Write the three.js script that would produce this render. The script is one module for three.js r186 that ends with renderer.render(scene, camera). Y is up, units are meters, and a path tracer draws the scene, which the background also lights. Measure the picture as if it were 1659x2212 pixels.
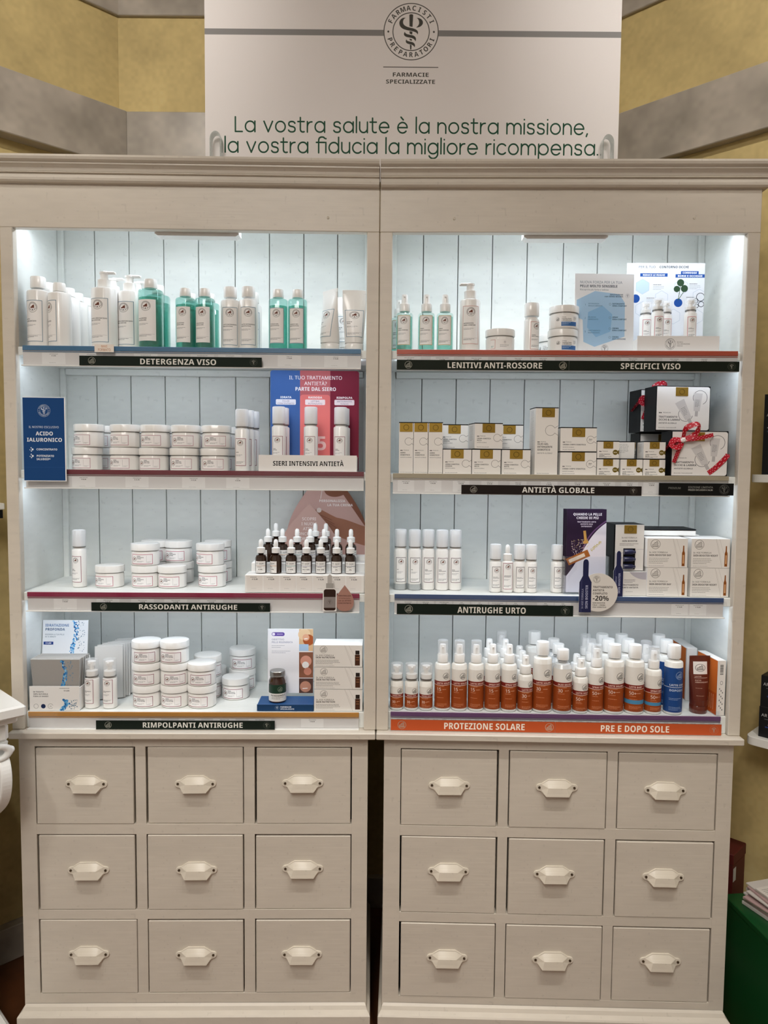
import * as THREE from 'three';
import { mergeGeometries, toCreasedNormals } from 'three/addons/utils/BufferGeometryUtils.js';
import { RectAreaLightUniformsLib } from 'three/addons/lights/RectAreaLightUniformsLib.js';

// ---------------------------------------------------------------- camera, light, exposure
const scene = new THREE.Scene();
scene.background = new THREE.Color(0x000000);
const camera = new THREE.PerspectiveCamera(69.41, 1659 / 2212, 0.05, 30);
camera.position.set(0.0139, 1.35, 1.6046);
camera.rotation.set(-0.0668, 0, 0.0085, 'XYZ');
scene.add(camera);
const renderer = new THREE.WebGLRenderer({ antialias: true });
renderer.toneMapping = THREE.LinearToneMapping;
renderer.toneMappingExposure = 1.0;
renderer.shadowMap.enabled = true;
RectAreaLightUniformsLib.init();
const LED_COLOURS = [0xebf4ff, 0xdeedff, 0xdeedff, 0xdeedff], LED_COLOUR = 0xe8f3ff, LAMP_COLOUR = 0xfffaf3;
const LED_NITS = [36, 11, 11, 11.5];            // the strip over the top compartment is the brightest
const CEILING = 2.95;
// recessed ceiling spots: [x, z, candela, half angle, aim x, aim y, aim z]; the last two wash the upper walls of the niche
const lampSpots = [[-0.8, 0.95, 6.2, 0.5, -0.78, 0.2, 0.4], [0.22, 0.95, 6.2, 0.5, 0.1, 0.2, 0.4], [0.8, 0.95, 6.2, 0.5, 0.78, 0.2, 0.4], [-0.6, 1.1, 7.2, 0.5, -0.82, 2.36, -0.4], [0.66, 1.1, 7.2, 0.5, 0.86, 2.36, -0.4]];
const panelSpots = [2.15, 3.05], PANEL_X = -0.45, PANEL_NITS = 15.5;
function areaLight(color, nits, w, h, pos, turnY, down = true) {
  const l = new THREE.RectAreaLight(color, nits, w, h);
  l.position.copy(pos); l.rotation.set(down ? -Math.PI / 2 : 0, 0, down ? turnY : 0, 'YXZ');
  if (down) l.rotation.set(-Math.PI / 2, turnY, 0, 'YXZ');
  scene.add(l); return l;
}

// ---------------------------------------------------------------- helpers
let seed = 7;
const rnd = () => { seed = (seed * 1664525 + 1013904223) >>> 0; return seed / 4294967296; };
const TURN = { L: 0.0176, R: -0.0217, W: 0 };       // the two cabinets stand at a shallow angle to one another
function at(side, u, y, z) {
  const t = TURN[side];
  return new THREE.Vector3(u * Math.cos(t) + z * Math.sin(t), y, -u * Math.sin(t) + z * Math.cos(t));
}
const taken = {};
function numbered(n) { const k = taken[n] = (taken[n] ?? -1) + 1; return k ? `${n}_${String(k).padStart(3, '0')}` : n; }
function tag(o, label, category, group) {
  o.userData.label = label; o.userData.category = category;
  if (group) o.userData.group = group;
  return o;
}
function shade(o) { o.traverse((m) => { if (m.isMesh) { m.castShadow = true; m.receiveShadow = true; } }); return o; }
function thing(name, label, category, side, u, y, z, turn = 0, group) {
  const o = new THREE.Group(); o.name = numbered(name); scene.add(o);
  o.position.copy(at(side, u, y, z)); o.rotation.y = TURN[side] + turn;
  return tag(o, label, category, group);
}
function part(parent, name, geo, mat, pos, rot) {
  const m = new THREE.Mesh(geo, mat); m.name = name; parent.add(m);
  if (pos) m.position.set(...pos);
  if (rot) m.rotation.set(...rot);
  m.castShadow = m.receiveShadow = true;
  return m;
}
const flat = (g) => { const n = g.index ? g.toNonIndexed() : g; for (const k of Object.keys(n.attributes)) if (!['position', 'normal', 'uv'].includes(k)) n.deleteAttribute(k); return n; };
const merge = (list) => mergeGeometries(list.map(flat));
const mv = (g, x, y, z) => g.translate(x, y, z);
// box with chamfered edges (44 triangles), uv in metres by face direction
function boxUV(g) {
  g = flat(g); const p = g.attributes.position, uv = new Float32Array(p.count * 2), a = new THREE.Vector3(), b = new THREE.Vector3(), c = new THREE.Vector3();
  for (let i = 0; i < p.count; i += 3) {
    a.fromBufferAttribute(p, i); b.fromBufferAttribute(p, i + 1); c.fromBufferAttribute(p, i + 2);
    const n = b.clone().sub(a).cross(c.clone().sub(a)); const ax = Math.abs(n.x), ay = Math.abs(n.y), az = Math.abs(n.z);
    [a, b, c].forEach((v, k) => { const [s, t] = az >= ax && az >= ay ? [v.x, v.y] : ax >= ay ? [v.z, v.y] : [v.x, v.z]; uv[(i + k) * 2] = s; uv[(i + k) * 2 + 1] = t; });
  }
  g.setAttribute('uv', new THREE.BufferAttribute(uv, 2)); return g;
}
function cbox(w, h, d, r = 0.0015) {
  r = Math.min(r, w / 3, h / 3, d / 3);
  const X = w / 2, Y = h / 2, Z = d / 2, pos = [];
  const V = (sx, sy, sz, k) => [sx * (k === 0 ? X : X - r), sy * (k === 1 ? Y : Y - r), sz * (k === 2 ? Z : Z - r)];
  const quad = (a, b, c, e) => { pos.push(...a, ...b, ...c, ...a, ...c, ...e); };
  const face = (k, s, u, v) => {
    const f = (su, sv) => { const g = [0, 0, 0]; g[k] = s; g[u] = su; g[v] = sv; return V(g[0], g[1], g[2], k); };
    s > 0 ? quad(f(-1, -1), f(1, -1), f(1, 1), f(-1, 1)) : quad(f(1, -1), f(-1, -1), f(-1, 1), f(1, 1));
  };
  face(0, 1, 1, 2); face(0, -1, 1, 2); face(1, 1, 2, 0); face(1, -1, 2, 0); face(2, 1, 0, 1); face(2, -1, 0, 1);
  const fix = (tri) => { // orient outward
    const [a, b, c] = tri, n = [(b[1] - a[1]) * (c[2] - a[2]) - (b[2] - a[2]) * (c[1] - a[1]), (b[2] - a[2]) * (c[0] - a[0]) - (b[0] - a[0]) * (c[2] - a[2]), (b[0] - a[0]) * (c[1] - a[1]) - (b[1] - a[1]) * (c[0] - a[0])];
    return n[0] * a[0] + n[1] * a[1] + n[2] * a[2] < 0 ? [a, c, b] : tri;
  };
  for (const [k, l, m] of [[0, 1, 2], [1, 2, 0], [0, 2, 1]]) for (const s of [-1, 1]) for (const t of [-1, 1]) {
    const g = (e, f) => { const q = [0, 0, 0]; q[k] = s; q[l] = t; q[m] = e; return V(q[0], q[1], q[2], f); };
    const A = g(-1, k), B = g(1, k), C2 = g(1, l), D = g(-1, l);
    pos.push(...fix([A, B, C2]).flat(), ...fix([A, C2, D]).flat());
  }
  for (const sx of [-1, 1]) for (const sy of [-1, 1]) for (const sz of [-1, 1]) pos.push(...fix([V(sx, sy, sz, 0), V(sx, sy, sz, 1), V(sx, sy, sz, 2)]).flat());
  const g = new THREE.BufferGeometry(); g.setAttribute('position', new THREE.Float32BufferAttribute(pos, 3)); g.computeVertexNormals();
  return boxUV(g);
}
const box = (x0, x1, y0, y1, z0, z1, r) => mv(cbox(x1 - x0, y1 - y0, z1 - z0, r), (x0 + x1) / 2, (y0 + y1) / 2, (z0 + z1) / 2);
const lathe = (pts, seg = 28) => toCreasedNormals(new THREE.LatheGeometry(pts.map(([r, y]) => new THREE.Vector2(Math.max(r, 0.00001), y)), seg), 0.6);
const cyl = (r, h, seg = 24) => new THREE.CylinderGeometry(r, r, h, seg);

// ---------------------------------------------------------------- printed sheets (flat print only), packed into shared canvases
const sheets = [];
function newSheet() {
  const c = document.createElement('canvas'); c.width = 2048; c.height = 2048;
  const ctx = c.getContext('2d'); ctx.fillStyle = '#fff'; ctx.fillRect(0, 0, 2048, 2048);
  const s = { c, ctx, x: 0, y: 0, row: 0 };
  const t = new THREE.CanvasTexture(c); t.colorSpace = THREE.SRGBColorSpace; t.magFilter = THREE.LinearFilter; t.wrapS = t.wrapT = THREE.ClampToEdgeWrapping;
  s.tex = t;
  s.paper = new THREE.MeshPhysicalMaterial({ map: t, roughness: 0.6, specularIntensity: 0.35 });
  s.gloss = new THREE.MeshPhysicalMaterial({ map: t, roughness: 0.38, specularIntensity: 0.6, clearcoat: 0.12, clearcoatRoughness: 0.15 });
  sheets.push(s); return s;
}
// w, h in millimetres; draw(ctx, w, h) works in millimetres
function print(w, h, ppm, draw) {
  const W = Math.min(2044, Math.ceil(w * ppm)), H = Math.min(2044, Math.ceil(h * ppm));
  let s = sheets[sheets.length - 1] ?? newSheet();
  if (s.x + W + 4 > 2048) { s.x = 0; s.y += s.row + 4; s.row = 0; }
  if (s.y + H + 4 > 2048) s = newSheet();
  const { ctx } = s;
  ctx.save(); ctx.beginPath(); ctx.rect(s.x, s.y, W + 2, H + 2); ctx.clip();
  ctx.translate(s.x + 1, s.y + 1); ctx.scale(W / w, H / h); draw(ctx, w, h); ctx.restore();
  const r = { s, w: w / 1000, h: h / 1000, u0: (s.x + 1) / 2048, u1: (s.x + 1 + W) / 2048, v1: 1 - (s.y + 1) / 2048, v0: 1 - (s.y + 1 + H) / 2048 };
  s.x += W + 4; s.row = Math.max(s.row, H);
  return r;
}
function mapTo(g, r, su = 1, sv = 1) {
  const uv = g.attributes.uv;
  for (let i = 0; i < uv.count; i++) uv.setXY(i, r.u0 + (r.u1 - r.u0) * uv.getX(i) / su, r.v0 + (r.v1 - r.v0) * uv.getY(i) / sv);
  return g;
}
const plane = (r, w = r.w, h = r.h) => mapTo(new THREE.PlaneGeometry(w, h), r);
function curved(r, rad, h, arc = r.w / rad) {
  return mapTo(new THREE.CylinderGeometry(rad, rad, h, Math.max(8, Math.ceil(arc * 6)), 1, true, -arc / 2, arc), r);
}
// a sheet of card with print on its front face; edges plain
function card(r, d, edge, w = r.w, h = r.h) {
  const g = new THREE.BoxGeometry(w, h, d); mapTo(g, r);
  return { g, m: [edge, edge, edge, edge, r.s.paper, edge] };
}
function shapeCard(r, shape, w, h, d, edge) { // shape drawn in metres from its lower left corner (0,0)-(w,h)
  const g = new THREE.ExtrudeGeometry(shape, { depth: d, bevelEnabled: false, curveSegments: 20 });
  return { g: mapTo(g, r, w, h), m: [r.s.paper, edge] };
}
function T(c, str, x, y, size, o = {}) {
  c.save(); c.fillStyle = o.color ?? '#222'; c.font = `${o.bold ? 'bold ' : ''}${size}px ${o.font ?? 'sans-serif'}`;
  c.textAlign = o.align ?? 'left'; c.textBaseline = 'alphabetic';
  c.translate(x, y); if (o.rot) c.rotate(o.rot); c.scale(o.stretch ?? 1.12, 1); c.fillText(str, 0, 0); c.restore();
}
function fill(c, col, x, y, w, h) { c.fillStyle = col; c.fillRect(x, y, w, h); }
function line(c, col, lw, ...p) { c.strokeStyle = col; c.lineWidth = lw; c.beginPath(); c.moveTo(p[0], p[1]); for (let i = 2; i < p.length; i += 2) c.lineTo(p[i], p[i + 1]); c.stroke(); }
function ring(c, col, lw, x, y, r, a0 = 0, a1 = Math.PI * 2) { c.strokeStyle = col; c.lineWidth = lw; c.beginPath(); c.arc(x, y, r, a0, a1); c.stroke(); }
function disc(c, col, x, y, r) { c.fillStyle = col; c.beginPath(); c.arc(x, y, r, 0, Math.PI * 2); c.fill(); }
function arcText(c, str, cx, cy, r, size, mid, spread, up, color) {
  const n = str.length;
  for (let i = 0; i < n; i++) {
    const a = mid + (i - (n - 1) / 2) * (spread / (n - 1)) * (up ? 1 : -1);
    c.save(); c.translate(cx + r * Math.cos(a), cy + r * Math.sin(a)); c.rotate(a + (up ? Math.PI / 2 : -Math.PI / 2));
    c.fillStyle = color; c.font = `bold ${size}px sans-serif`; c.textAlign = 'center'; c.textBaseline = 'middle'; c.fillText(str[i], 0, 0); c.restore();
  }
}
// rod and serpent in a lettered ring
function rod(c, x, y, r, col, letters = true) {
  ring(c, col, r * 0.03, x, y, r); ring(c, col, r * 0.03, x, y, r * 0.67);
  if (letters) {
    arcText(c, 'FARMACISTI', x, y, r * 0.83, r * 0.24, -Math.PI / 2, 2.25, true, col);
    arcText(c, 'PREPARATORI', x, y, r * 0.83, r * 0.24, Math.PI / 2, 2.45, false, col);
    disc(c, col, x - r * 0.84, y, r * 0.035); disc(c, col, x + r * 0.84, y, r * 0.035);
  }
  c.save(); c.translate(x, y); c.scale(r, r); c.fillStyle = col; c.lineCap = 'round'; c.lineJoin = 'round';
  const P = new Path2D('M-.07 -.6 Q0 -.64 .07 -.6 L.05 -.17 L-.06 -.19 Z M-.06 -.02 L.05 0 L.04 .1 L-.05 .07 Z M-.05 .24 L.035 .27 L.03 .32 L-.05 .3 Z M-.04 .45 L.025 .48 L.015 .63 L-.03 .63 Z' +
    'M-.2 -.49 C-.36 -.52 -.46 -.38 -.43 -.26 C-.4 -.1 -.22 -.06 0 -.03 C.14 0 .22 .02 .24 .1 C.3 -.02 .2 -.1 .02 -.13 C-.18 -.17 -.3 -.22 -.3 -.34 C-.3 -.42 -.26 -.47 -.2 -.49 Z' +
    'M.2 -.49 C.36 -.5 .45 -.4 .43 -.3 C.4 -.2 .3 -.15 .18 -.15 C.28 -.22 .3 -.28 .29 -.35 C.28 -.43 .25 -.46 .2 -.49 Z' +
    'M-.23 0 C-.3 .1 -.26 .17 -.1 .2 C.06 .22 .13 .25 .16 .34 C.22 .24 .16 .14 .02 .12 C-.14 .09 -.22 .08 -.23 0 Z' +
    'M-.17 .27 C-.22 .36 -.18 .42 -.06 .44 C.04 .46 .1 .48 .13 .55 C.18 .46 .12 .38 .02 .36 C-.1 .34 -.16 .33 -.17 .27 Z');
  c.fill(P); c.restore();
}
// round house emblem of the bottles: hatched standing figure over three wedges inside a ticked ring
function emblem(c, x, y, r, col, fig = '#6b3a2c') {
  ring(c, col, r * 0.05, x, y, r); ring(c, col, r * 0.035, x, y, r * 0.74);
  for (let i = 0; i < 26; i++) { const a = Math.PI * (0.85 + i * 0.0505); line(c, col, r * 0.06, x + r * 0.8 * Math.cos(a), y + r * 0.8 * Math.sin(a), x + r * 0.93 * Math.cos(a), y + r * 0.93 * Math.sin(a)); }
  c.save(); c.translate(x, y); c.scale(r, r); c.fillStyle = fig;
  c.fill(new Path2D('M-.5 .12 L-.42 -.12 L-.18 -.14 L-.1 -.34 L.18 -.44 L.22 -.58 L.34 -.44 L.42 -.2 L.36 .02 L.5 .16 L-.5 .16 Z'));
  c.fillStyle = col; for (const k of [-0.42, 0, 0.42]) { c.beginPath(); c.moveTo(k - 0.16, 0.6 - Math.abs(k) * 0.4); c.lineTo(k, 0.28); c.lineTo(k + 0.16, 0.6 - Math.abs(k) * 0.4); c.fill(); }
  c.restore();
}
// flat one-colour version of that emblem
function seal(c, x, y, r, col) {
  ring(c, col, r * 0.1, x, y, r * 0.94);
  c.save(); c.translate(x, y); c.scale(r * 1.15, r * 1.15); c.strokeStyle = col; c.lineWidth = 0.07; c.lineJoin = 'round';
  const fig = new Path2D('M-.56 .4 L-.5 0 L-.22 -.04 L-.14 -.3 L.16 -.38 L.24 -.56 L.38 -.42 L.46 -.14 L.4 .1 L.54 .36 Z'); c.stroke(fig); c.clip(fig);
  for (let i = 0; i < 8; i++) { c.lineWidth = 0.055; c.beginPath(); c.moveTo(-0.6, -0.45 + i * 0.125); c.lineTo(0.6, -0.6 + i * 0.125); c.stroke(); }
  c.restore(); line(c, col, r * 0.08, x - r * 0.6, y + r * 0.56, x + r * 0.6, y + r * 0.56);
}
function greek(c, x, y, w, n, step, col = '#777', h = 0.7) { // lines of print too small to read
  for (let i = 0; i < n; i++) { let k = x; const end = x + w * (i === n - 1 ? 0.7 : 0.9 + 0.1 * rnd()); while (k < end) { const q = Math.min(end - k, 1.2 + rnd() * 3); fill(c, col, k, y + i * step, q, h); k += q + 0.6; } }
}

// ---------------------------------------------------------------- materials
function noiseTex(size, make, srgb = false) {
  const d = new Uint8Array(size * size * 4);
  for (let y = 0; y < size; y++) for (let x = 0; x < size; x++) { const v = make(x / size, y / size); const i = (y * size + x) * 4; const a = Array.isArray(v) ? v : [v, v, v]; for (let k = 0; k < 3; k++) d[i + k] = Math.max(0, Math.min(255, a[k] * 255)); d[i + 3] = 255; }
  const t = new THREE.DataTexture(d, size, size); t.magFilter = THREE.LinearFilter; t.minFilter = THREE.LinearFilter; t.wrapS = t.wrapT = THREE.RepeatWrapping;
  if (srgb) t.colorSpace = THREE.SRGBColorSpace; t.needsUpdate = true; return t;
}
const hash = (x, y, s) => { let h = (x * 374761393 + y * 668265263 + s * 1274126177) | 0; h = Math.imul(h ^ (h >>> 13), 1274126177); return ((h ^ (h >>> 16)) >>> 0) / 4294967296; };
function vnoise(x, y, nx, ny, s) { // tiling value noise
  const fx = x * nx, fy = y * ny, ix = Math.floor(fx), iy = Math.floor(fy), a = fx - ix, b = fy - iy, u = a * a * (3 - 2 * a), v = b * b * (3 - 2 * b);
  const h = (i, j) => hash(((i % nx) + nx) % nx, ((j % ny) + ny) % ny, s);
  return (h(ix, iy) * (1 - u) + h(ix + 1, iy) * u) * (1 - v) + (h(ix, iy + 1) * (1 - u) + h(ix + 1, iy + 1) * u) * v;
}
const brush = noiseTex(512, (x, y) => 0.5 + 0.35 * (vnoise(x, y, 6, 160, 1) - 0.5) + 0.25 * (vnoise(x, y, 14, 256, 2) - 0.5) + 0.2 * (vnoise(x, y, 60, 60, 3) - 0.5));
const paintTone = noiseTex(512, (x, y) => { const n = 0.985 + 0.03 * (vnoise(x, y, 5, 9, 4) - 0.5) + 0.02 * (vnoise(x, y, 20, 70, 5) - 0.5) - (vnoise(x, y, 70, 70, 6) > 0.93 ? 0.035 : 0); return [n, n, n * 0.995]; }, true);
for (const t of [brush, paintTone]) t.repeat.set(2, 2);
const sponge = noiseTex(512, (x, y) => { const n = 0.9 + 0.1 * vnoise(x, y, 7, 7, 11) + 0.07 * (vnoise(x, y, 23, 23, 12) - 0.5) + 0.06 * (vnoise(x, y, 90, 90, 13) - 0.5); return [n, n * 0.99, n * 0.96]; }, true);
const cloudy = noiseTex(512, (x, y) => { const n = 0.8 + 0.22 * vnoise(x, y, 5, 4, 21) + 0.16 * (vnoise(x, y, 17, 13, 22) - 0.5) + 0.07 * (vnoise(x, y, 60, 60, 23) - 0.5); return [n, n * 0.985, n * 0.965]; }, true);
const M = {
  paint: new THREE.MeshPhysicalMaterial({ color: 0xd6cec2, map: paintTone, bumpMap: brush, bumpScale: 0.00022, roughness: 0.42 }),
  inner: new THREE.MeshPhysicalMaterial({ color: 0xe9ecea, map: paintTone, roughness: 0.5 }),
  iron: new THREE.MeshPhysicalMaterial({ color: 0xe0d8ca, map: paintTone, bumpMap: brush, bumpScale: 0.0004, roughness: 0.36 }),
  screw: new THREE.MeshStandardMaterial({ color: 0x6d6250, metalness: 0.8, roughness: 0.45 }),
  dark: new THREE.MeshStandardMaterial({ color: 0x15110c, roughness: 0.9 }),
  wall: new THREE.MeshStandardMaterial({ color: 0xd0bc86, map: sponge, roughness: 0.8 }),
  shopWall: new THREE.MeshStandardMaterial({ color: 0xdfdcd8, roughness: 0.85 }),
  beam: new THREE.MeshPhysicalMaterial({ color: 0xc4bdb3, map: cloudy, roughness: 0.3 }),
  ceiling: new THREE.MeshStandardMaterial({ color: 0xe8e2d6, roughness: 0.9 }),
  floor: new THREE.MeshStandardMaterial({ color: 0x6b3f22, map: cloudy, roughness: 0.5 }),
  white: new THREE.MeshPhysicalMaterial({ color: 0xf1f1ee, roughness: 0.35 }),
  plastic: new THREE.MeshPhysicalMaterial({ color: 0xf0efec, roughness: 0.3, clearcoat: 0.2 }),
  cardW: new THREE.MeshStandardMaterial({ color: 0xf0efec, roughness: 0.6 }),
  cardGrey: new THREE.MeshStandardMaterial({ color: 0xd7d6d3, roughness: 0.6 }),
  black: new THREE.MeshPhysicalMaterial({ color: 0x0d0d10, roughness: 0.5, specularIntensity: 0.4 }),
  rubber: new THREE.MeshPhysicalMaterial({ color: 0xf2f2f0, roughness: 0.5 }),
  silver: new THREE.MeshStandardMaterial({ color: 0x9a9a98, metalness: 0.9, roughness: 0.3 }),
  gold: new THREE.MeshStandardMaterial({ color: 0xa98a3a, metalness: 0.75, roughness: 0.38 }),
  goldLine: new THREE.MeshStandardMaterial({ color: 0x6d571c, metalness: 0.6, roughness: 0.5 }),
  frost: new THREE.MeshPhysicalMaterial({ color: 0xfafbfc, roughness: 0.55, transmission: 0.4, thickness: 0 }),
  clear: new THREE.MeshPhysicalMaterial({ color: 0xfbfdff, roughness: 0.06, transmission: 1, thickness: 0, ior: 1.49 }),
  cover: new THREE.MeshPhysicalMaterial({ color: 0xffffff, roughness: 0.22, transmission: 0.78, thickness: 0, ior: 1.5 }),
  teal: new THREE.MeshPhysicalMaterial({ color: 0xd3eeea, roughness: 0.05, transmission: 0.95, thickness: 0, ior: 1.4 }),
  tealLiquid: new THREE.MeshPhysicalMaterial({ color: 0xa0ddd3, roughness: 0.08, transmission: 0.9, thickness: 0 }),
  palePet: new THREE.MeshPhysicalMaterial({ color: 0xeef9f7, roughness: 0.05, transmission: 0.95, thickness: 0 }),
  paleLiquid: new THREE.MeshPhysicalMaterial({ color: 0xc4ebe4, roughness: 0.08, transmission: 0.9, thickness: 0 }),
  glassBase: new THREE.MeshPhysicalMaterial({ color: 0xaeb3b4, roughness: 0.15, clearcoat: 0.6 }),
  amber: new THREE.MeshPhysicalMaterial({ color: 0x2c1a10, roughness: 0.15, clearcoat: 0.6 }),
  amberJar: new THREE.MeshPhysicalMaterial({ color: 0x2f140b, roughness: 0.12, clearcoat: 0.7 }),
  brown: new THREE.MeshPhysicalMaterial({ color: 0x5e2617, roughness: 0.3, clearcoat: 0.3 }),
  sunWhite: new THREE.MeshPhysicalMaterial({ color: 0xeeece6, roughness: 0.35, clearcoat: 0.2 }),
  aluGrey: new THREE.MeshPhysicalMaterial({ color: 0xdadcdc, roughness: 0.3, metalness: 0.25 }),
  railGrey: new THREE.MeshPhysicalMaterial({ color: 0xd9d5d2, roughness: 0.28, clearcoat: 0.5, clearcoatRoughness: 0.05 }),
  led: new THREE.MeshStandardMaterial({ color: 0xffffff, emissive: LED_COLOUR, emissiveIntensity: 6 }),
  lamp: new THREE.MeshStandardMaterial({ color: 0xffffff, emissive: LAMP_COLOUR, emissiveIntensity: 6 }),
  green: new THREE.MeshPhysicalMaterial({ color: 0x0b4a22, roughness: 0.35 }),
  redBox: new THREE.MeshStandardMaterial({ color: 0x5a1512, roughness: 0.6 }),
  navy: new THREE.MeshPhysicalMaterial({ color: 0x1d2247, roughness: 0.3, clearcoat: 0.4 }),
  blueCard: new THREE.MeshStandardMaterial({ color: 0x1d4f86, roughness: 0.5 }),
  orangeCard: new THREE.MeshStandardMaterial({ color: 0xc4531c, roughness: 0.5 }),
};
for (const t of [sponge, cloudy]) t.repeat.set(1.1, 1.1);

// ---------------------------------------------------------------- the room: a niche of three walls inside a larger shop
function structure(o) { o.userData.kind = 'structure'; return o; }
function wallRun(name, ax, az, bx, bz, y0, y1, out, inn, mat) { // from a to b with the room on the right hand; out = thickness behind the line, inn = in front of it
  const len = Math.hypot(bx - ax, bz - az), g = box(-len / 2, len / 2, y0, y1, -out, inn, 0.002);
  const m = new THREE.Mesh(g, mat); m.name = name; scene.add(m); m.castShadow = m.receiveShadow = true;
  m.position.set((ax + bx) / 2, 0, (az + bz) / 2); m.rotation.y = -Math.atan2(bz - az, bx - ax);
  return structure(m);
}
const K = { bl: [-0.75, -0.575], br: [0.66, -0.575], l: [-2.4, 1.075], r: [2.4, 1.165] };
wallRun('wall_back', K.bl[0] - 0.05, K.bl[1], K.br[0] + 0.05, K.br[1], 0, CEILING, 0.1, 0, M.wall);
wallRun('wall_back_left', ...K.l, ...K.bl, 0, CEILING, 0.1, 0, M.wall);
wallRun('wall_back_right', ...K.br, ...K.r, 0, CEILING, 0.1, 0, M.wall);
wallRun('wall_left', -2.4, 4.4, -2.4, 1.07, 0, CEILING, 0.1, 0, M.shopWall);
wallRun('wall_right', 2.4, 1.16, 2.4, 4.4, 0, CEILING, 0.1, 0, M.shopWall);
wallRun('wall_front', 2.4, 4.4, -2.4, 4.4, 0, CEILING, 0.1, 0, M.shopWall);
wallRun('trim_1', K.bl[0], K.bl[1], K.br[0], K.br[1], 2.172, 2.33, 0.001, 0.03, M.beam);
wallRun('trim_2', ...K.l, ...K.bl, 2.172, 2.33, 0.001, 0.045, M.beam);
wallRun('trim_3', ...K.br, ...K.r, 2.172, 2.33, 0.001, 0.03, M.beam);
wallRun('trim_4', K.bl[0], K.bl[1], K.br[0], K.br[1], 2.6, CEILING, 0.001, 0.012, M.beam);
wallRun('trim_5', ...K.l, ...K.bl, 2.6, CEILING, 0.001, 0.012, M.beam);
wallRun('trim_6', ...K.br, ...K.r, 2.6, CEILING, 0.001, 0.012, M.beam);
wallRun('baseboard_left', ...K.l, ...K.bl, 0, 0.095, 0.001, 0.03, M.beam);
wallRun('baseboard_right', ...K.br, ...K.r, 0, 0.095, 0.001, 0.03, M.beam);
wallRun('baseboard_back', K.bl[0], K.bl[1], K.br[0], K.br[1], 0, 0.095, 0.001, 0.02, M.beam);
for (const [name, y0, y1, m] of [['floor', -0.08, 0, M.floor], ['ceiling', CEILING, CEILING + 0.08, M.ceiling]]) {
  const o = new THREE.Mesh(box(-2.5, 2.5, y0, y1, -0.7, 4.5), m); o.name = name; scene.add(structure(o)); o.castShadow = o.receiveShadow = true;
}
lampSpots.forEach(([x, z, cd, half, tx, ty, tz], i) => {
  const t = thing('ceiling_lamp', ['recessed ceiling spot over the left chest', 'recessed ceiling spot over the middle between the chests', 'recessed ceiling spot over the right chest', 'left recessed ceiling spot washing the upper wall', 'right recessed ceiling spot washing the upper wall'][i], 'lamp', 'W', x, CEILING, z, 0, 'ceiling spots');
  part(t, 'ring', new THREE.TorusGeometry(0.045, 0.008, 8, 28).rotateX(Math.PI / 2), M.white, [0, -0.004, 0]);
  part(t, 'lamp_disc', new THREE.CylinderGeometry(0.04, 0.04, 0.006, 24), M.lamp, [0, -0.0035, 0]);
  const l = new THREE.SpotLight(LAMP_COLOUR, cd, 0, half, 1, 2); l.position.set(x, CEILING - 0.012, z); l.target.position.set(tx, ty, tz); scene.add(l); scene.add(l.target);
  l.castShadow = true; l.shadow.radius = i < 3 ? 2 : 3;
});
panelSpots.forEach((z, i) => {
  const t = thing('ceiling_panel_lamp', `flat ceiling panel lamp over the shop floor, ${['nearer', 'farther'][i]} of two`, 'lamp', 'W', PANEL_X, CEILING, z, 0, 'ceiling panels');
  part(t, 'frame', merge([box(-0.31, 0.31, -0.02, 0, -0.41, -0.4), box(-0.31, 0.31, -0.02, 0, 0.4, 0.41), box(-0.31, -0.3, -0.02, 0, -0.4, 0.4), box(0.3, 0.31, -0.02, 0, -0.4, 0.4)]), M.white);
  part(t, 'lamp_panel', box(-0.299, 0.299, -0.014, -0.002, -0.399, 0.399), M.lamp);
  areaLight(LAMP_COLOUR, PANEL_NITS, 0.58, 0.78, new THREE.Vector3(PANEL_X, CEILING - 0.022, z), 0);
});

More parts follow.
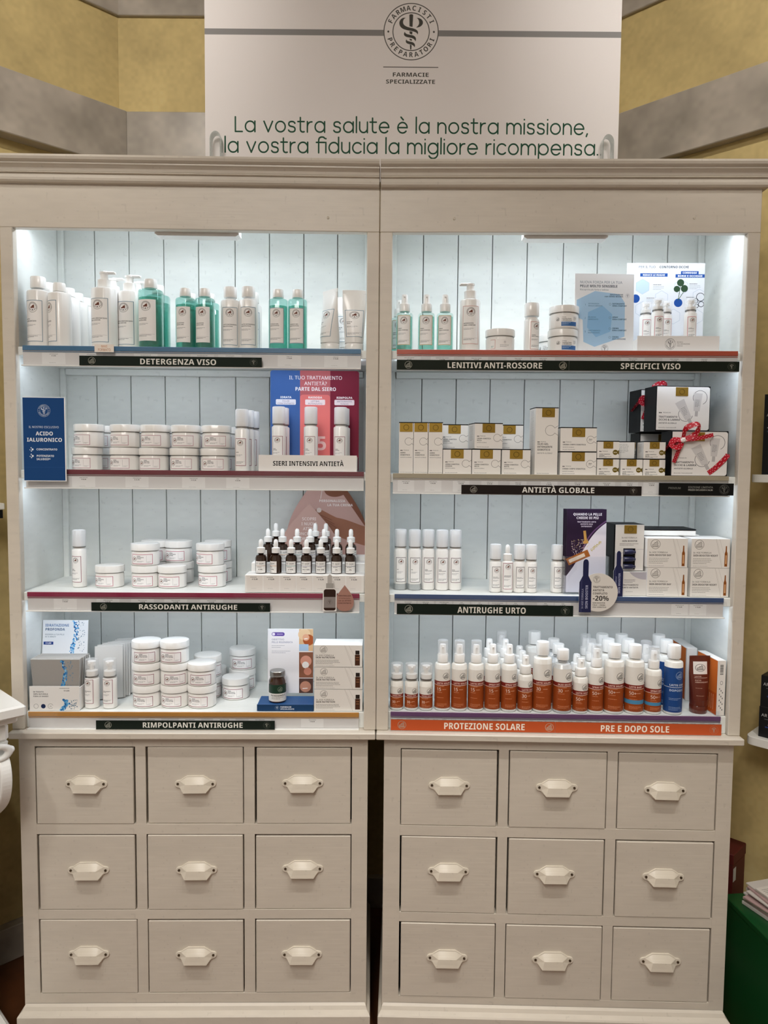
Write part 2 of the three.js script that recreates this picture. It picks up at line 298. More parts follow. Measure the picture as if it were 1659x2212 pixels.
// ---------------------------------------------------------------- drawer chests
function cupPull() {
  const m = (v) => v.map((k) => k / 1000);
  const q = [], tri = (a, b, c) => q.push(...m(a), ...m(b), ...m(c)), quad = (a, b, c, d) => { tri(a, b, c); tri(a, c, d); };
  for (const s of [-1, 1]) {
    const Tp = [s * 18, 16.5, 3], Tm = [s * 23, 10, 6.5], Rg = [s * 20, 2.5, 13], B = [s * 25, -16, 15], S1 = [s * 34, 7, 3], S2 = [s * 35, -6, 3], Bb = [s * 29, -16, 3];
    const F = (a, b, c) => (s > 0 ? tri(a, b, c) : tri(a, c, b));
    F(Tp, Tm, S1); F(Tp, Rg, Tm); F(Tm, Rg, S1); F(Tm, S1, Tm); F(Rg, S2, S1); F(Rg, B, S2); F(B, Bb, S2);
    if (s > 0) { quad([-18, 16.5, 3], [-20, 2.5, 13], [20, 2.5, 13], [18, 16.5, 3]); quad([-20, 2.5, 13], [-25, -16, 15], [25, -16, 15], [20, 2.5, 13]); quad([-25, -16, 15], [-29, -16, 3], [29, -16, 3], [25, -16, 15]); }
  }
  const hood = new THREE.BufferGeometry(); hood.setAttribute('position', new THREE.Float32BufferAttribute(q, 3)); hood.computeVertexNormals();
  const sh = new THREE.Shape();
  const P = [[-18, 17.5], [18, 17.5], [25, 13.5], [33, 8], [38, 7]], mm = 0.001;
  sh.moveTo(-18 * mm, 17.5 * mm); for (const [x, y] of P.slice(1)) sh.lineTo(x * mm, y * mm);
  sh.absarc(38 * mm, 0, 7 * mm, Math.PI / 2, -Math.PI / 2, true);
  for (const [x, y] of [[35, -8], [31, -13], [28, -16.5], [-28, -16.5], [-31, -13], [-35, -8], [-38, -7]]) sh.lineTo(x * mm, y * mm);
  sh.absarc(-38 * mm, 0, 7 * mm, -Math.PI / 2, Math.PI / 2, true);
  for (const [x, y] of [[-33, 8], [-25, 13.5]]) sh.lineTo(x * mm, y * mm);
  const plate = new THREE.ExtrudeGeometry(sh, { depth: 0.002, bevelEnabled: true, bevelSize: 0.001, bevelThickness: 0.0012, bevelSegments: 2, curveSegments: 8 });
  return boxUV(merge([toCreasedNormals(boxUV(hood), 0.5), boxUV(plate)]));
}
const pullGeo = cupPull();
const screwGeo = (() => { const g = cyl(0.0028, 0.002, 12); g.rotateX(Math.PI / 2); return g; })();
function chest(side, label, cols, rows, u0, u1, pulls) {
  const uc = (u0 + u1) / 2, t = thing('drawer_chest', label, 'drawer chest', side, uc, 0, 0, 0, 'drawer chests');
  const X = (u) => u - uc, f = [], top = 0.742, d = 0.024;
  f.push(box(X(u0), X(cols[0][0]), 0.12, top, -d, 0, 0.0003), box(X(cols[2][1]), X(u1), 0.12, top, -d, 0, 0.0003));
  f.push(box(X(cols[0][0]), X(cols[2][1]), rows[0][0], top, -d, 0, 0.0003), box(X(cols[0][0]), X(cols[2][1]), 0.12, rows[2][1], -d, 0, 0.0003));
  for (const k of [0, 1]) f.push(box(X(cols[0][0]), X(cols[2][1]), rows[k + 1][0], rows[k][1], -d, -0.0002, 0.0003));
  for (const k of [0, 1]) for (const r of rows) f.push(box(X(cols[k][1]), X(cols[k + 1][0]), r[1], r[0], -d, -0.0003, 0.0003));
  part(t, 'face_frame', merge(f), M.paint);
  part(t, 'side_panel', box(X(u0), X(u0) + 0.018, 0.02, top, -0.4, -d), M.paint);
  part(t, 'side_panel', box(X(u1) - 0.018, X(u1), 0.02, top, -0.4, -d), M.paint);
  part(t, 'back_panel', box(X(u0) + 0.018, X(u1) - 0.018, 0.02, top, -0.4, -0.39), M.dark);
  let i = 0;
  for (const r of rows) for (const c of cols) {
    const gl = 0.0012 + 0.0034 * rnd(), gr = 0.0012 + 0.0034 * rnd(), gt = 0.0016 + 0.0028 * rnd(), gb = 0.0006;
    const w = c[1] - c[0] - gl - gr, h = r[0] - r[1] - gt - gb, cx = c[0] + gl + w / 2, cy = r[1] + gb + h / 2, z = -0.0015 + 0.003 * rnd();
    const dr = part(t, 'drawer', merge([cbox(w, h, 0.02, 0.0015), mv(cbox(w - 0.03, h - 0.04, 0.33, 0.002), 0, -0.008, -0.17)]), M.paint, [X(cx), cy, -0.01 + z]);
    const [pu, py] = pulls[i++];
    const hd = part(dr, 'cup_handle', pullGeo, M.iron, [pu - cx, py - cy, 0.0105], [0, 0, (rnd() - 0.5) * 0.03]);
    for (const s of [-1, 1]) part(dr, 'screw', screwGeo, M.screw, [pu - cx + s * 0.0385, py - cy + 0.0005, 0.0142]);
  }
  // plinth with sloped upper edge on its front and both sides
  const pr = [[0.0215, 0], [0.0215, 0.106], [0.019, 0.109], [0.010, 0.114], [0.006, 0.121], [0.001, 0.125]];
  const g = new THREE.BufferGeometry(), v = [], hw = (u1 - u0) / 2 - 0.004;
  const st = (o, y) => [[-hw - o * 0.6, y, -0.4], [-hw - o * 0.6, y, o], [hw + o * 0.6, y, o], [hw + o * 0.6, y, -0.4]];
  for (let k = 0; k + 1 < pr.length; k++) { const a = st(...pr[k]), b = st(...pr[k + 1]); for (let j = 0; j < 3; j++) v.push(...a[j], ...a[j + 1], ...b[j + 1], ...a[j], ...b[j + 1], ...b[j]); }
  g.setAttribute('position', new THREE.Float32BufferAttribute(v, 3)); g.computeVertexNormals();
  part(t, 'plinth', merge([boxUV(g), box(-hw, hw, 0, 0.12, -0.39, -0.03)]), M.paint);
  const w0 = side === 'L' ? -0.8005 : 0.0012, w1 = side === 'L' ? -0.0012 : 0.8015;
  part(t, 'worktop', box(X(w0), X(w1), 0.742, 0.757, -0.42, 0.02, 0.002), M.paint);
}
chest('L', 'cream painted chest of nine drawers under the left lit hutch', [[-0.752, -0.532], [-0.5094, -0.2924], [-0.2688, -0.0526]], [[0.719, 0.5425], [0.519, 0.344], [0.3223, 0.148]], -0.787, -0.0175,
  [[-0.6391, 0.6359], [-0.3996, 0.635], [-0.162, 0.6373], [-0.6386, 0.4374], [-0.3982, 0.4381], [-0.1617, 0.44], [-0.6412, 0.2421], [-0.4009, 0.2392], [-0.1636, 0.2405]]);
chest('R', 'cream painted chest of nine drawers under the right lit hutch', [[0.0558, 0.2738], [0.2953, 0.5129], [0.5353, 0.7545]], [[0.7172, 0.5409], [0.5175, 0.339], [0.317, 0.1415]], 0.0185, 0.7875,
  [[0.1642, 0.6352], [0.4016, 0.6354], [0.6407, 0.6326], [0.165, 0.4379], [0.4013, 0.4366], [0.6423, 0.4353], [0.1647, 0.2363], [0.4019, 0.2366], [0.6427, 0.2381]]);

// ---------------------------------------------------------------- hutches with lit shelves
const SH = { L: [1.592, 1.328, 1.060, 0.793], R: [1.592, 1.3255, 1.060, 0.796] };
function hutch(side, label, grooves) {
  const s = side === 'L' ? -1 : 1, uc = s * 0.4, t = thing('display_hutch', label, 'display hutch', side, uc, 0.7572, 0, 0, "display hutches");
  const Y = (y) => y - 0.7572, B = (u0, u1, y0, y1, z0, z1, r) => box(Math.min(s * u0, s * u1) - uc, Math.max(s * u0, s * u1) - uc, Y(y0), Y(y1), z0, z1, r);
  const base = 0.7572, FR = 1.8375;
  part(t, 'stile', B(0.0005, 0.0272, base, FR, -0.02, 0), M.paint);
  part(t, 'stile', B(0.7734, 0.8, base, FR, -0.02, 0), M.paint);
  part(t, 'frieze', B(0.0005, 0.8, FR, 1.935, -0.02, 0), M.paint);
  part(t, 'side_panel', B(0.0005, 0.02, base, 1.93, -0.265, -0.02), M.inner);
  part(t, 'side_panel', B(0.78, 0.8, base, 1.93, -0.265, -0.02), M.inner);
  part(t, 'roof', B(0.02, 0.78, 1.915, 1.93, -0.265, -0.02), M.inner);
  part(t, 'back_board', B(0.021, 0.779, base, 1.91, -0.266, -0.263), M.dark);
  const e = [0.021, ...grooves, 0.779];
  for (let i = 0; i + 1 < e.length; i++) part(t, 'plank', B(e[i] + 0.0009, e[i + 1] - 0.0009, base, 1.912, -0.262, -0.25, 0.0012), M.inner);
  for (const u of [[0.02, 0.034], [0.766, 0.78]]) part(t, 'corner_batten', B(u[0], u[1], base, 1.912, -0.249, -0.238), M.inner);
  // cornice, returned round the outer end
  const pr = [[0.0005, 1.927], [0.0095, 1.928], [0.0135, 1.931], [0.0145, 1.9355], [0.0125, 1.9415], [0.011, 1.9445], [0.0165, 1.9455], [0.0165, 1.947], [0.0175, 1.9475], [0.0195, 1.953], [0.0245, 1.957], [0.028, 1.9585], [0.028, 1.962], [0.031, 1.9625], [0.0355, 1.965], [0.038, 1.9695], [0.0365, 1.974], [0.031, 1.9763], [-0.02, 1.9765]];
  const v = [], st = (o, y) => [[0.0018, o], [0.8 + o, o], [0.8 + o, -0.265]].map(([u, z]) => [s * u - uc, Y(y), z]);
  for (let k = 0; k + 1 < pr.length; k++) { const a = st(...pr[k]), b = st(...pr[k + 1]); for (let j = 0; j < 2; j++) { const f = [a[j], a[j + 1], b[j + 1], a[j], b[j + 1], b[j]]; v.push(...(s > 0 ? f : [f[0], f[2], f[1], f[3], f[5], f[4]]).flat()); } }
  const g = new THREE.BufferGeometry(); g.setAttribute('position', new THREE.Float32BufferAttribute(v, 3)); g.computeVertexNormals();
  part(t, 'cornice', toCreasedNormals(merge([boxUV(g), B(0.0005, 0.81, 1.935, 1.9764, -0.265, -0.001)]), 0.5), M.paint);
  SH[side].forEach((y0, i) => { const y = y0 - 0.0005;
    if (i < 3) {
      part(t, 'shelf', B(0.0205, 0.7795, y - 0.018, y, -0.248, -0.014, 0.001), M.inner);
      part(t, 'shelf_cleat', B(0.036, 0.764, y - 0.034, y - 0.0185, -0.249, -0.234), M.inner);
    } else part(t, 'bottom_shelf', B(0.0205, 0.7795, base, y, -0.248, -0.014, 0.001), M.inner);
  });
  // light strips: one behind the frieze and one under each upper shelf
  [1.872, ...SH[side].slice(0, 3).map((y) => y - 0.0195)].forEach((y, i) => {
    const zz = i ? 0 : -0.03;
    part(t, 'led_strip', B(0.04, 0.76, y - 0.006, y, -0.038 + zz, -0.026 + zz), M.led);
    const p = at(side, uc, y - 0.0075, -0.032 + zz);
    areaLight(LED_COLOURS[i], LED_NITS[i], 0.72, 0.011, p, TURN[side]);
  });
  // plastic housing of the lamp gear hanging under the frieze
  const hs = new THREE.Shape(); hs.moveTo(-0.09, 0.03); hs.lineTo(0.09, 0.03); hs.lineTo(0.09, 0.004); hs.lineTo(0.083, 0); hs.lineTo(-0.083, 0); hs.lineTo(-0.09, 0.004);
  const hg = boxUV(new THREE.ExtrudeGeometry(hs, { depth: 0.03, bevelEnabled: false }));
  part(t, 'lamp_housing', hg, M.white, [s * 0.4 - uc + (side === 'L' ? 0.008 : -0.002), Y(1.831), -0.0515]);
  for (const [a, b] of side === 'L' ? [[0.11, 1.866]] : [[0.157, 1.866], [0.66, 1.868]]) part(t, 'screw', screwGeo, M.iron, [s * a - uc, Y(b), 0.0006]);
}
hutch('L', 'cream painted display hutch on the left with four lit shelves', [0.101, 0.184, 0.268, 0.352, 0.4412, 0.526, 0.6105, 0.6939]);
hutch('R', 'cream painted display hutch on the right with four lit shelves', [0.0998, 0.185, 0.2689, 0.3538, 0.4418, 0.5252, 0.6096, 0.6949]);

// ---------------------------------------------------------------- banner standing on the cornice
// single-line lettering in x-heights: [advance, strokes]
const GL = (() => {
  const o = 'M1 .5 A.5 .5 0 1 1 0 .5 A.5 .5 0 1 1 1 .5';
  return {
    a: [1, o + 'M1 1 L1 0'], o: [1, o], c: [0.86, 'M.86 .84 A.5 .5 0 1 1 .86 .16'], d: [1, o + 'M1 1.5 L1 0'], g: [1, o + 'M1 1 L1 .02 A.48 .46 0 0 0 .1 -.22'],
    p: [1, o + 'M0 1 L0 -.45'], e: [0.98, 'M0 .5 L.98 .5 A.49 .5 0 1 1 .86 .16'], è: [0.98, 'M0 .5 L.98 .5 A.49 .5 0 1 1 .86 .16M.32 1.5 L.56 1.25'], l: [0, 'M0 1.5 L0 0'], i: [0, 'M0 1 L0 0M0 1.36 L0 1.37'],
    n: [0.82, 'M0 1 L0 0M0 .55 A.41 .43 0 0 0 .82 .55 L.82 0'], m: [1.48, 'M0 1 L0 0M0 .58 A.37 .41 0 0 0 .74 .58 L.74 0M.74 .58 A.37 .41 0 0 0 1.48 .58 L1.48 0'],
    u: [0.82, 'M0 1 L0 .42 A.41 .42 0 0 1 .82 .42M.82 1 L.82 0'], r: [0.48, 'M0 1 L0 0M0 .5 Q.04 .98 .48 .98'], t: [0.6, 'M.2 1.38 L.2 .3 Q.2 0 .5 0 L.6 .03M-.06 1 L.6 1'],
    f: [0.62, 'M.2 0 L.2 1.15 Q.2 1.52 .55 1.52 Q.78 1.52 .82 1.4M-.04 1 L.82 1'], v: [0.9, 'M0 1 L.45 0 L.9 1'],
    s: [0.72, 'M.68 .84 Q.6 1 .36 1 Q.04 1 .04 .76 Q.04 .56 .36 .52 Q.7 .48 .7 .26 Q.7 0 .36 0 Q.1 0 .02 .17'], L: [0.72, 'M0 1.4 L0 0 L.72 0'],
    ',': [0.05, 'M.05 .05 L-.04 -.2'], '.': [0, 'M0 .03 L0 .04'], ' ': [0.28, ''],
  };
})();
function lineOut(c, str, x0, x1, y, xh, col, weight) {
  const gap = 0.34; let n = 0; for (const ch of str) n += GL[ch][0] + gap; n -= gap;
  const k = (x1 - x0) / (n * xh);
  let x = 0; c.save(); c.translate(x0, y); c.scale(xh * k, -xh); c.strokeStyle = col; c.lineWidth = weight; c.lineCap = 'round'; c.lineJoin = 'round';
  for (const ch of str) { const [w, d] = GL[ch]; if (d) { c.save(); c.translate(x, 0); c.stroke(new Path2D(d)); c.restore(); } x += w + gap; }
  c.restore();
}
{
  const X0 = -0.392, X1 = 0.5295, Y0 = 1.9775, Y1 = 2.43, w = 921.5, h = 452.5, px = (x) => (x - X0) * 1000, py = (y) => (Y1 - y) * 1000;
  const sheet = print(w, h, 2.2, (c) => {
    fill(c, '#ebe6e4', 0, 0, w, h);
    fill(c, '#8b8988', 0, py(2.3045), w, 12.8);
    disc(c, '#ebe6e4', px(0.0648), py(2.301), 61);
    rod(c, px(0.0648), py(2.301), 60, '#4c4a45');
    fill(c, '#4c4a45', px(0.0648) - 61, py(2.2262), 122, 1.6);
    T(c, 'FARMACIE', px(0.0648), py(2.2055), 12.5, { bold: true, align: 'center', color: '#4c4a45', stretch: 1.32 });
    T(c, 'SPECIALIZZATE', px(0.0648), py(2.1905), 12.5, { bold: true, align: 'center', color: '#4c4a45', stretch: 1.24 });
    lineOut(c, 'La vostra salute è la nostra missione,', px(-0.3248), px(0.4601), py(2.0842), 22.5, '#1f4a35', 0.15);
    lineOut(c, 'la vostra fiducia la migliore ricompensa.', px(-0.3478), px(0.4841), py(2.0395), 22.5, '#1f4a35', 0.15);
  });
  const t = thing('banner_board', 'white foam board banner with green slogan standing on the cornice', 'banner', 'W', (X0 + X1) / 2, Y0, -0.1);
  const { g, m } = card(sheet, 0.005, M.cardW, X1 - X0, Y1 - Y0); part(t, 'printed_board', g, m, [0, (Y1 - Y0) / 2, 0]);
  // clear arched feet at both lower corners
  const arch = (() => { const s = new THREE.Shape(), wv = 0.0125, th = 0.0025, hh = 0.078; s.moveTo(-wv, 0); s.lineTo(-wv, hh); s.absellipse(0, hh, wv, 0.018, Math.PI, 0, true); s.lineTo(wv, 0); s.lineTo(wv - th, 0); s.lineTo(wv - th, hh); s.absellipse(0, hh, wv - th, 0.0155, 0, Math.PI, false); s.lineTo(-wv + th, 0); return new THREE.ExtrudeGeometry(s, { depth: 0.02, bevelEnabled: false, curveSegments: 14 }); })();
  for (const x of [-0.3637, 0.5]) part(t, 'foot', arch, M.acrylicEdge ?? (M.acrylicEdge = new THREE.MeshPhysicalMaterial({ color: 0xdfe3e2, roughness: 0.08, transmission: 0.8, thickness: 0 })), [x - (X0 + X1) / 2, 0, 0.01]);
}

// ---------------------------------------------------------------- price rails and shelf signs
const stripMat = (c) => new THREE.MeshPhysicalMaterial({ color: c, roughness: 0.3, clearcoat: 0.5, clearcoatRoughness: 0.08 });
const rails = [
  ['L', 0, 'blue', 0x3a6f95, [-0.7615, -0.0385], [[-0.6962, 'LATTE RISCIACQUO', '9,90'], [-0.6169, 'LATTE RISCIACQUO', '13,50'], [-0.5001, 'SOLUZIONE MICELLARE', '12,90'], [-0.3791, 'SOLUZIONE MICELLARE', '9,90'], [-0.32, 'LATTE DETERGENTE', '10,80'], [-0.1926, 'TONICO GEL', '10,80'], [-0.0926, 'SCRUB VISO', '10,40']]],
  ['L', 1, 'dark red', 0x6b1226, [-0.7615, -0.0305], [[-0.6374, 'CREMA IDRATANTE', '20,90'], [-0.5224, 'CREMA IDRATANTE', '21,90'], [-0.4001, 'CREMA IDRATANTE', '21,90'], [-0.3045, 'SIERO', '23,90']]],
  ['L', 2, 'raspberry', 0x8c2044, [-0.764, -0.0385], [[-0.6824, 'SIERO LIFTING', '25,80'], [-0.5893, 'CREMA RASSODANTE', '22,90'], [-0.5141, 'CREMA RASSODANTE', '22,90'], [-0.4417, 'CREMA RASSODANTE', '22,90'], [-0.3632, 'CREMA RASSODANTE', '22,90']]],
  ['L', 3, 'ochre', 0xc08a45, [-0.768, -0.038], [[-0.5013, 'CREMA RIMPOLPANTE', '27,90'], [-0.4129, 'CREMA RIMPOLPANTE', '23,90'], [-0.3366, 'CREMA RIMPOLPANTE', '23,90'], [-0.2581, 'CREMA RIMPOLPANTE', '23,90'], [-0.1416, 'SKIN NUTRITION', '36,50']]],
  ['R', 0, 'brick red', 0xb5472c, [0.0385, 0.766], [[0.0652, 'SPRAY IDRA-COMFORT', '9,20'], [0.1365, 'DETERGENTE IDRA-COMFORT', '10,90'], [0.2097, 'CREMA IDRA-COMFORT', '15,20'], [0.2995, 'CREMA LENITIVA', '16,70'], [0.3527, 'CREMA LENITIVA', '13,90'], [0.544, 'CREMA CONTORNO', '24,80'], [0.632, 'CREMA CONTORNO', '18,70'], [0.6954, 'CREMA BORSE', '16,70']]],
  ['R', 1, 'taupe', 0xa3987f, [0.0325, 0.757], [[0.061, 'SIERO OSMOTICO', '34,80'], [0.1202, 'SIERO OSMOTICO', '44,80'], [0.1812, 'CREMA LEGGERA', '41,90'], [0.2431, 'CREMA RICCA', '41,90'], [0.3049, 'CREMA NOTTE', '41,90'], [0.3716, 'OLIO-GEL', '18,90'], [0.4332, 'CREMA CORPO', '34,90'], [0.4957, 'CREMA LEGGERA', '26,90'], [0.5452, 'CREMA RICCA', '26,90'], [0.5927, 'CREMA NOTTE', '26,90']]],
  ['R', 2, 'navy', 0x3a527c, [0.0385, 0.7565], [[0.0688, 'GEL IALURONICO', '23,90'], [0.1073, 'SIERO LIFTING', '25,90'], [0.1478, 'SIERO RIMPOLPANTE', '27,90'], [0.1862, 'SIERO', '44,80'], [0.2256, 'OLIO', '23,90'], [0.265, 'OLIO ANTI-IMPERFEZIONI', '23,90'], [0.3043, 'CREMA', '18,30'], [0.3697, 'CREMA', '21,90'], [0.4078, 'CREMA', '20,90'], [0.662, 'SKIN BOOSTER DAY', '16,80'], [0.7019, 'SKIN BOOSTER NIGHT', '16,80']]],
  ['R', 3, 'purple', 0x6b4a72, [0.032, 0.76], [[0.0522, '15,60'], [0.0932, '15,80'], [0.1321, '15,80'], [0.1719, '13,60'], [0.2046, '21,60'], [0.2434, '16,80'], [0.2842, '19,80'], [0.3249, '16,80'], [0.3635, '17,80'], [0.389, '21,60'], [0.4285, '16,80'], [0.4721, '20,80'], [0.5096, '18,80'], [0.5501, '19,80'], [0.5905, '18,80'], [0.6208, '16,80'], [0.6611, '14,80'], [0.7004, '17,80'], [0.7407, '16,80']].map(([u, p], i) => [u, ['LATTE SOLARE', 'SPRAY SOLARE', 'CREMA VISO'][i % 3], p])],
];
const shelfName = ['top', 'second', 'third', 'bottom'];
const RAILBOT = { L: [1.5515, 1.290, 1.0215, 0.7585], R: [1.5505, 1.2845, 1.0195, 0.7585] };
rails.forEach(([side, i, cname, colour, [u0, u1], tags]) => {
  const y0 = RAILBOT[side][i], y1 = SH[side][i] + 0.0005, uc = (u0 + u1) / 2, cab = side === 'L' ? 'left' : 'right';
  const t = thing('price_rail', `clear price rail with ${cname} stripe along the ${shelfName[i]} shelf of the ${cab} hutch`, 'price rail', side, uc, y0, 0, 0, 'price rails');
  const w = u1 - u0, h = y1 - y0;
  part(t, 'backing', box(-w / 2, w / 2, 0, h, -0.0135, -0.0095, 0.0005), M.railGrey);
  const sm = stripMat(colour); part(t, 'colour_strip', box(-w / 2, w / 2, h - 0.0095, h + 0.0008, -0.0094, -0.0072, 0.0005), sm); part(t, 'fine_line', box(-w / 2, w / 2, h - 0.0125, h - 0.0113, -0.0094, -0.0082, 0.0003), sm);
  part(t, 'lip', box(-w / 2, w / 2, -0.002, 0, -0.0135, 0.0004, 0.0004), M.white);
  const tw = Math.min(0.05, i === 3 && side === 'R' ? 0.03 : (side === 'R' && i ? 0.036 : 0.05));
  for (const [u, name, price] of tags) {
    const sheet = print(tw * 1000, 24, 4, (c, a, b) => { fill(c, '#e6e3e0', 0, 0, a, b); T(c, name, a / 2, 3.4, 2.1, { align: 'center', color: '#4a4745', stretch: Math.min(1, a * 0.92 / (name.length * 1.35)) }); T(c, '€ ' + price, a / 2, 7.4, 3.3, { bold: true, align: 'center', color: '#37332f', stretch: 1 }); greek(c, a * 0.3, 20.5, a * 0.4, 1, 1, '#9a9793', 0.5); });
    const th = h - 0.0155 > 0.024 ? 0.024 : h - 0.0155;
    const pt = { ...sheet, v0: sheet.v1 - (sheet.v1 - sheet.v0) * th / 0.024 };
    part(t, 'price_tag', plane(pt, tw, th), sheet.s.gloss, [u - uc, h - 0.0142 - th / 2, -0.0091]);
  }
  const cv = part(t, 'cover', railCover(w, h), M.clear, [0, 0, 0]);
});
function railCover(w, h) { // thin clear sheet, a little wavy, held in front of the tags
  const g = new THREE.PlaneGeometry(w, h - 0.0005, 90, 6), p = g.attributes.position, k = rnd() * 9;
  for (let i = 0; i < p.count; i++) { const x = p.getX(i), y = p.getY(i); p.setZ(i, 0.0012 * Math.sin(x * 11 + k) * Math.cos(y * 40 + x * 5) + 0.0006 * Math.sin(x * 31 + k * 2 + y * 60)); }
  g.translate(0, h / 2, -0.0035); g.computeVertexNormals(); return g;
}
const signs = [
  ['L', 0, 'DETERGENZA VISO', '#121d17', '#e7e6e0', -0.6377, -0.2502, 1.5512, 1.5716], ['L', 2, 'RASSODANTI ANTIRUGHE', '#121d17', '#e7e6e0', -0.6217, -0.2334, 1.0222, 1.041], ['L', 3, 'RIMPOLPANTI ANTIRUGHE', '#121d17', '#e7e6e0', -0.6163, -0.2237, 0.7585, 0.7783],
  ['R', 0, 'LENITIVI ANTI-ROSSORE', '#131b11', '#e2dfd6', 0.0386, 0.4058, 1.549, 1.57, 2], ['R', 0, 'SPECIFICI VISO', '#131b11', '#e2dfd6', 0.4062, 0.7655, 1.549, 1.57, 1], ['R', 1, 'ANTIETÀ GLOBALE', '#1d1613', '#e7e6e0', 0.181, 0.5679, 1.2835, 1.3035],
  ['R', 2, 'ANTIRUGHE URTO', '#121d17', '#e2dfd6', 0.0437, 0.4282, 1.0188, 1.042], ['R', 3, 'PROTEZIONE SOLARE', '#c2562c', '#f6efe4', 0.0329, 0.3952, 0.7585, 0.783, 2], ['R', 3, 'PRE E DOPO SOLE', '#c2562c', '#f6efe4', 0.3956, 0.7583, 0.7585, 0.783, 1],
];
for (const [side, i, word, bg, fg, u0, u1, y0, y1, mark = 0] of signs) {
  const w = (u1 - u0) * 1000, h = (y1 - y0) * 1000;
  const sh = print(w, h, 3.4, (c) => {
    fill(c, bg, 0, 0, w, h);
    const mid = mark === 2 ? w * 0.57 : mark === 1 ? w * 0.48 : w * 0.54, size = h * 0.82;
    c.save(); c.font = `bold ${size}px sans-serif`; const nat = c.measureText(word).width; c.restore();
    const want = { 'DETERGENZA VISO': 164, 'RASSODANTI ANTIRUGHE': 216, 'RIMPOLPANTI ANTIRUGHE': 222, 'LENITIVI ANTI-ROSSORE': 204, 'SPECIFICI VISO': 128, 'ANTIETÀ GLOBALE': 156, 'ANTIRUGHE URTO': 150, 'PROTEZIONE SOLARE': 180, 'PRE E DOPO SOLE': 152 }[word];
    T(c, word, mid, h * 0.8, size, { bold: true, align: 'center', color: fg, stretch: want / nat });
    if (mark !== 1) seal(c, w * 0.068, h / 2, h * 0.38, '#aaa89d'); 
    if (mark === 0 || mark === 1) rod(c, w * 0.955, h / 2, h * 0.38, '#a9a79c', false); else seal(c, w * 0.965, h / 2, h * 0.38, '#b9b3a4');
  });
  const t = thing('shelf_sign', `${bg === '#c2562c' ? 'orange' : bg === '#1d1613' ? 'dark brown' : 'dark green'} strip sign lettered ${word} on the ${shelfName[i]} shelf edge`, 'sign', side, (u0 + u1) / 2, y0, 0.0012);
  const { g, m } = card(sh, 0.0012, M.black, u1 - u0, y1 - y0); part(t, 'printed_strip', g, m, [0, (y1 - y0) / 2, 0]);
}
{
  const sh = print(159, 26, 4, (c, w, h) => { fill(c, '#0c0d0c', 0, 0, w, h); T(c, '●● PREMIUM', 13, 12.5, 6, { color: '#8b8b86', stretch: 1 }); T(c, 'EDIZIONE LIMITATA', 62, 10.5, 6, { color: '#9c9c96', stretch: 0.98 }); T(c, 'PREZZO ESCLUSIVO € 54,90', 62, 16.5, 4.6, { bold: true, color: '#bdbdb6', stretch: 0.9 }); rod(c, 139, 13, 10.5, '#7d7d78'); });
  const t = thing('shelf_sign', 'black strip sign about a limited edition price below the gift boxes', 'sign', 'R', 0.684, 1.2855, 0.0022);
  const { g, m } = card(sh, 0.0012, M.black); part(t, 'printed_strip', g, m, [0, 0.013, 0]);
}
{
  const sh = print(40, 10.5, 6, (c, w, h) => { fill(c, '#efe6dc', 0, 0, w, h); T(c, 'MAXI', w / 2, 4.6, 4.6, { align: 'center', color: '#c98b5e', stretch: 1.2 }); T(c, 'FORMATO', w / 2, 9.5, 4.8, { align: 'center', color: '#b3764a', stretch: 1.2 }); });
  const t = thing('promo_tag', 'small cream tag lettered MAXI FORMATO clipped over the blue stripe', 'tag', 'L', -0.585, 1.5795, 0.0003);
  const { g, m } = card(sh, 0.0008, M.cardW, 0.041, 0.0165); part(t, 'printed_card', g, m, [0, 0.0083, 0]);
}

// ---------------------------------------------------------------- containers: prototypes and copies
const ORD = ['first', 'second', 'third', 'fourth', 'fifth', 'sixth', 'seventh', 'eighth', 'ninth'];
const protos = {};
const proto = (key, make) => { if (!protos[key]) { const g = new THREE.Group(); make(g); protos[key] = g; } return protos[key]; };
function put(p, name, label, category, side, u, y, z, turn = 0, group) {
  const o = p.clone(); o.name = numbered(name); scene.add(o);
  o.position.copy(at(side, u, y, z)); o.rotation.y = TURN[side] + turn;
  return tag(o, label, category, group);
}
// caps and dispensers (origin at the neck, y up)
const capFlip = (r, h) => merge([lathe([[0, 0.0005], [r * 0.98, 0.0005], [r, 0.002], [r * 0.96, h * 0.86], [r * 0.9, h * 0.97], [r * 0.6, h], [0, h * 0.985]])]);
const capTall = (r, h) => lathe([[0, 0.001], [r, 0.001], [r * 1.02, h * 0.1], [r * 1.02, h * 0.9], [r * 0.95, h], [0, h]]);
const neck = (r, h) => lathe([[r, -0.002], [r, h], [0, h]]);
function pumpGeo(r, h, reach, dir) { // collar, stem, flat head with a nozzle to one side
  const c = lathe([[0, 0], [r, 0], [r, h * 0.46], [r * 0.82, h * 0.48], [r * 0.82, h * 0.5], [r * 0.62, h * 0.52], [r * 0.62, h * 0.84], [r * 0.7, h * 0.86], [r * 0.72, h * 0.97], [0, h]]);
  const n = new THREE.CylinderGeometry(r * 0.2, r * 0.3, reach, 12); n.rotateZ(dir * -Math.PI / 2 - dir * 0.06); n.translate(dir * reach / 2, h * 0.93, 0);
  const b = cbox(reach, r * 0.3, r * 0.9, 0.0015); b.translate(dir * reach * 0.42, h * 0.95, 0);
  return merge([c, n, b]);
}
const sprayGeo = (r, h) => merge([lathe([[0, 0], [r, 0], [r, h * 0.4], [r * 0.92, h * 0.44], [r * 0.62, h * 0.46], [r * 0.58, h * 0.9], [r * 0.5, h * 0.97], [0, h]]), mv(cbox(r * 0.35, r * 0.3, r * 0.4, 0.0005), 0, h * 0.83, r * 0.55)]);
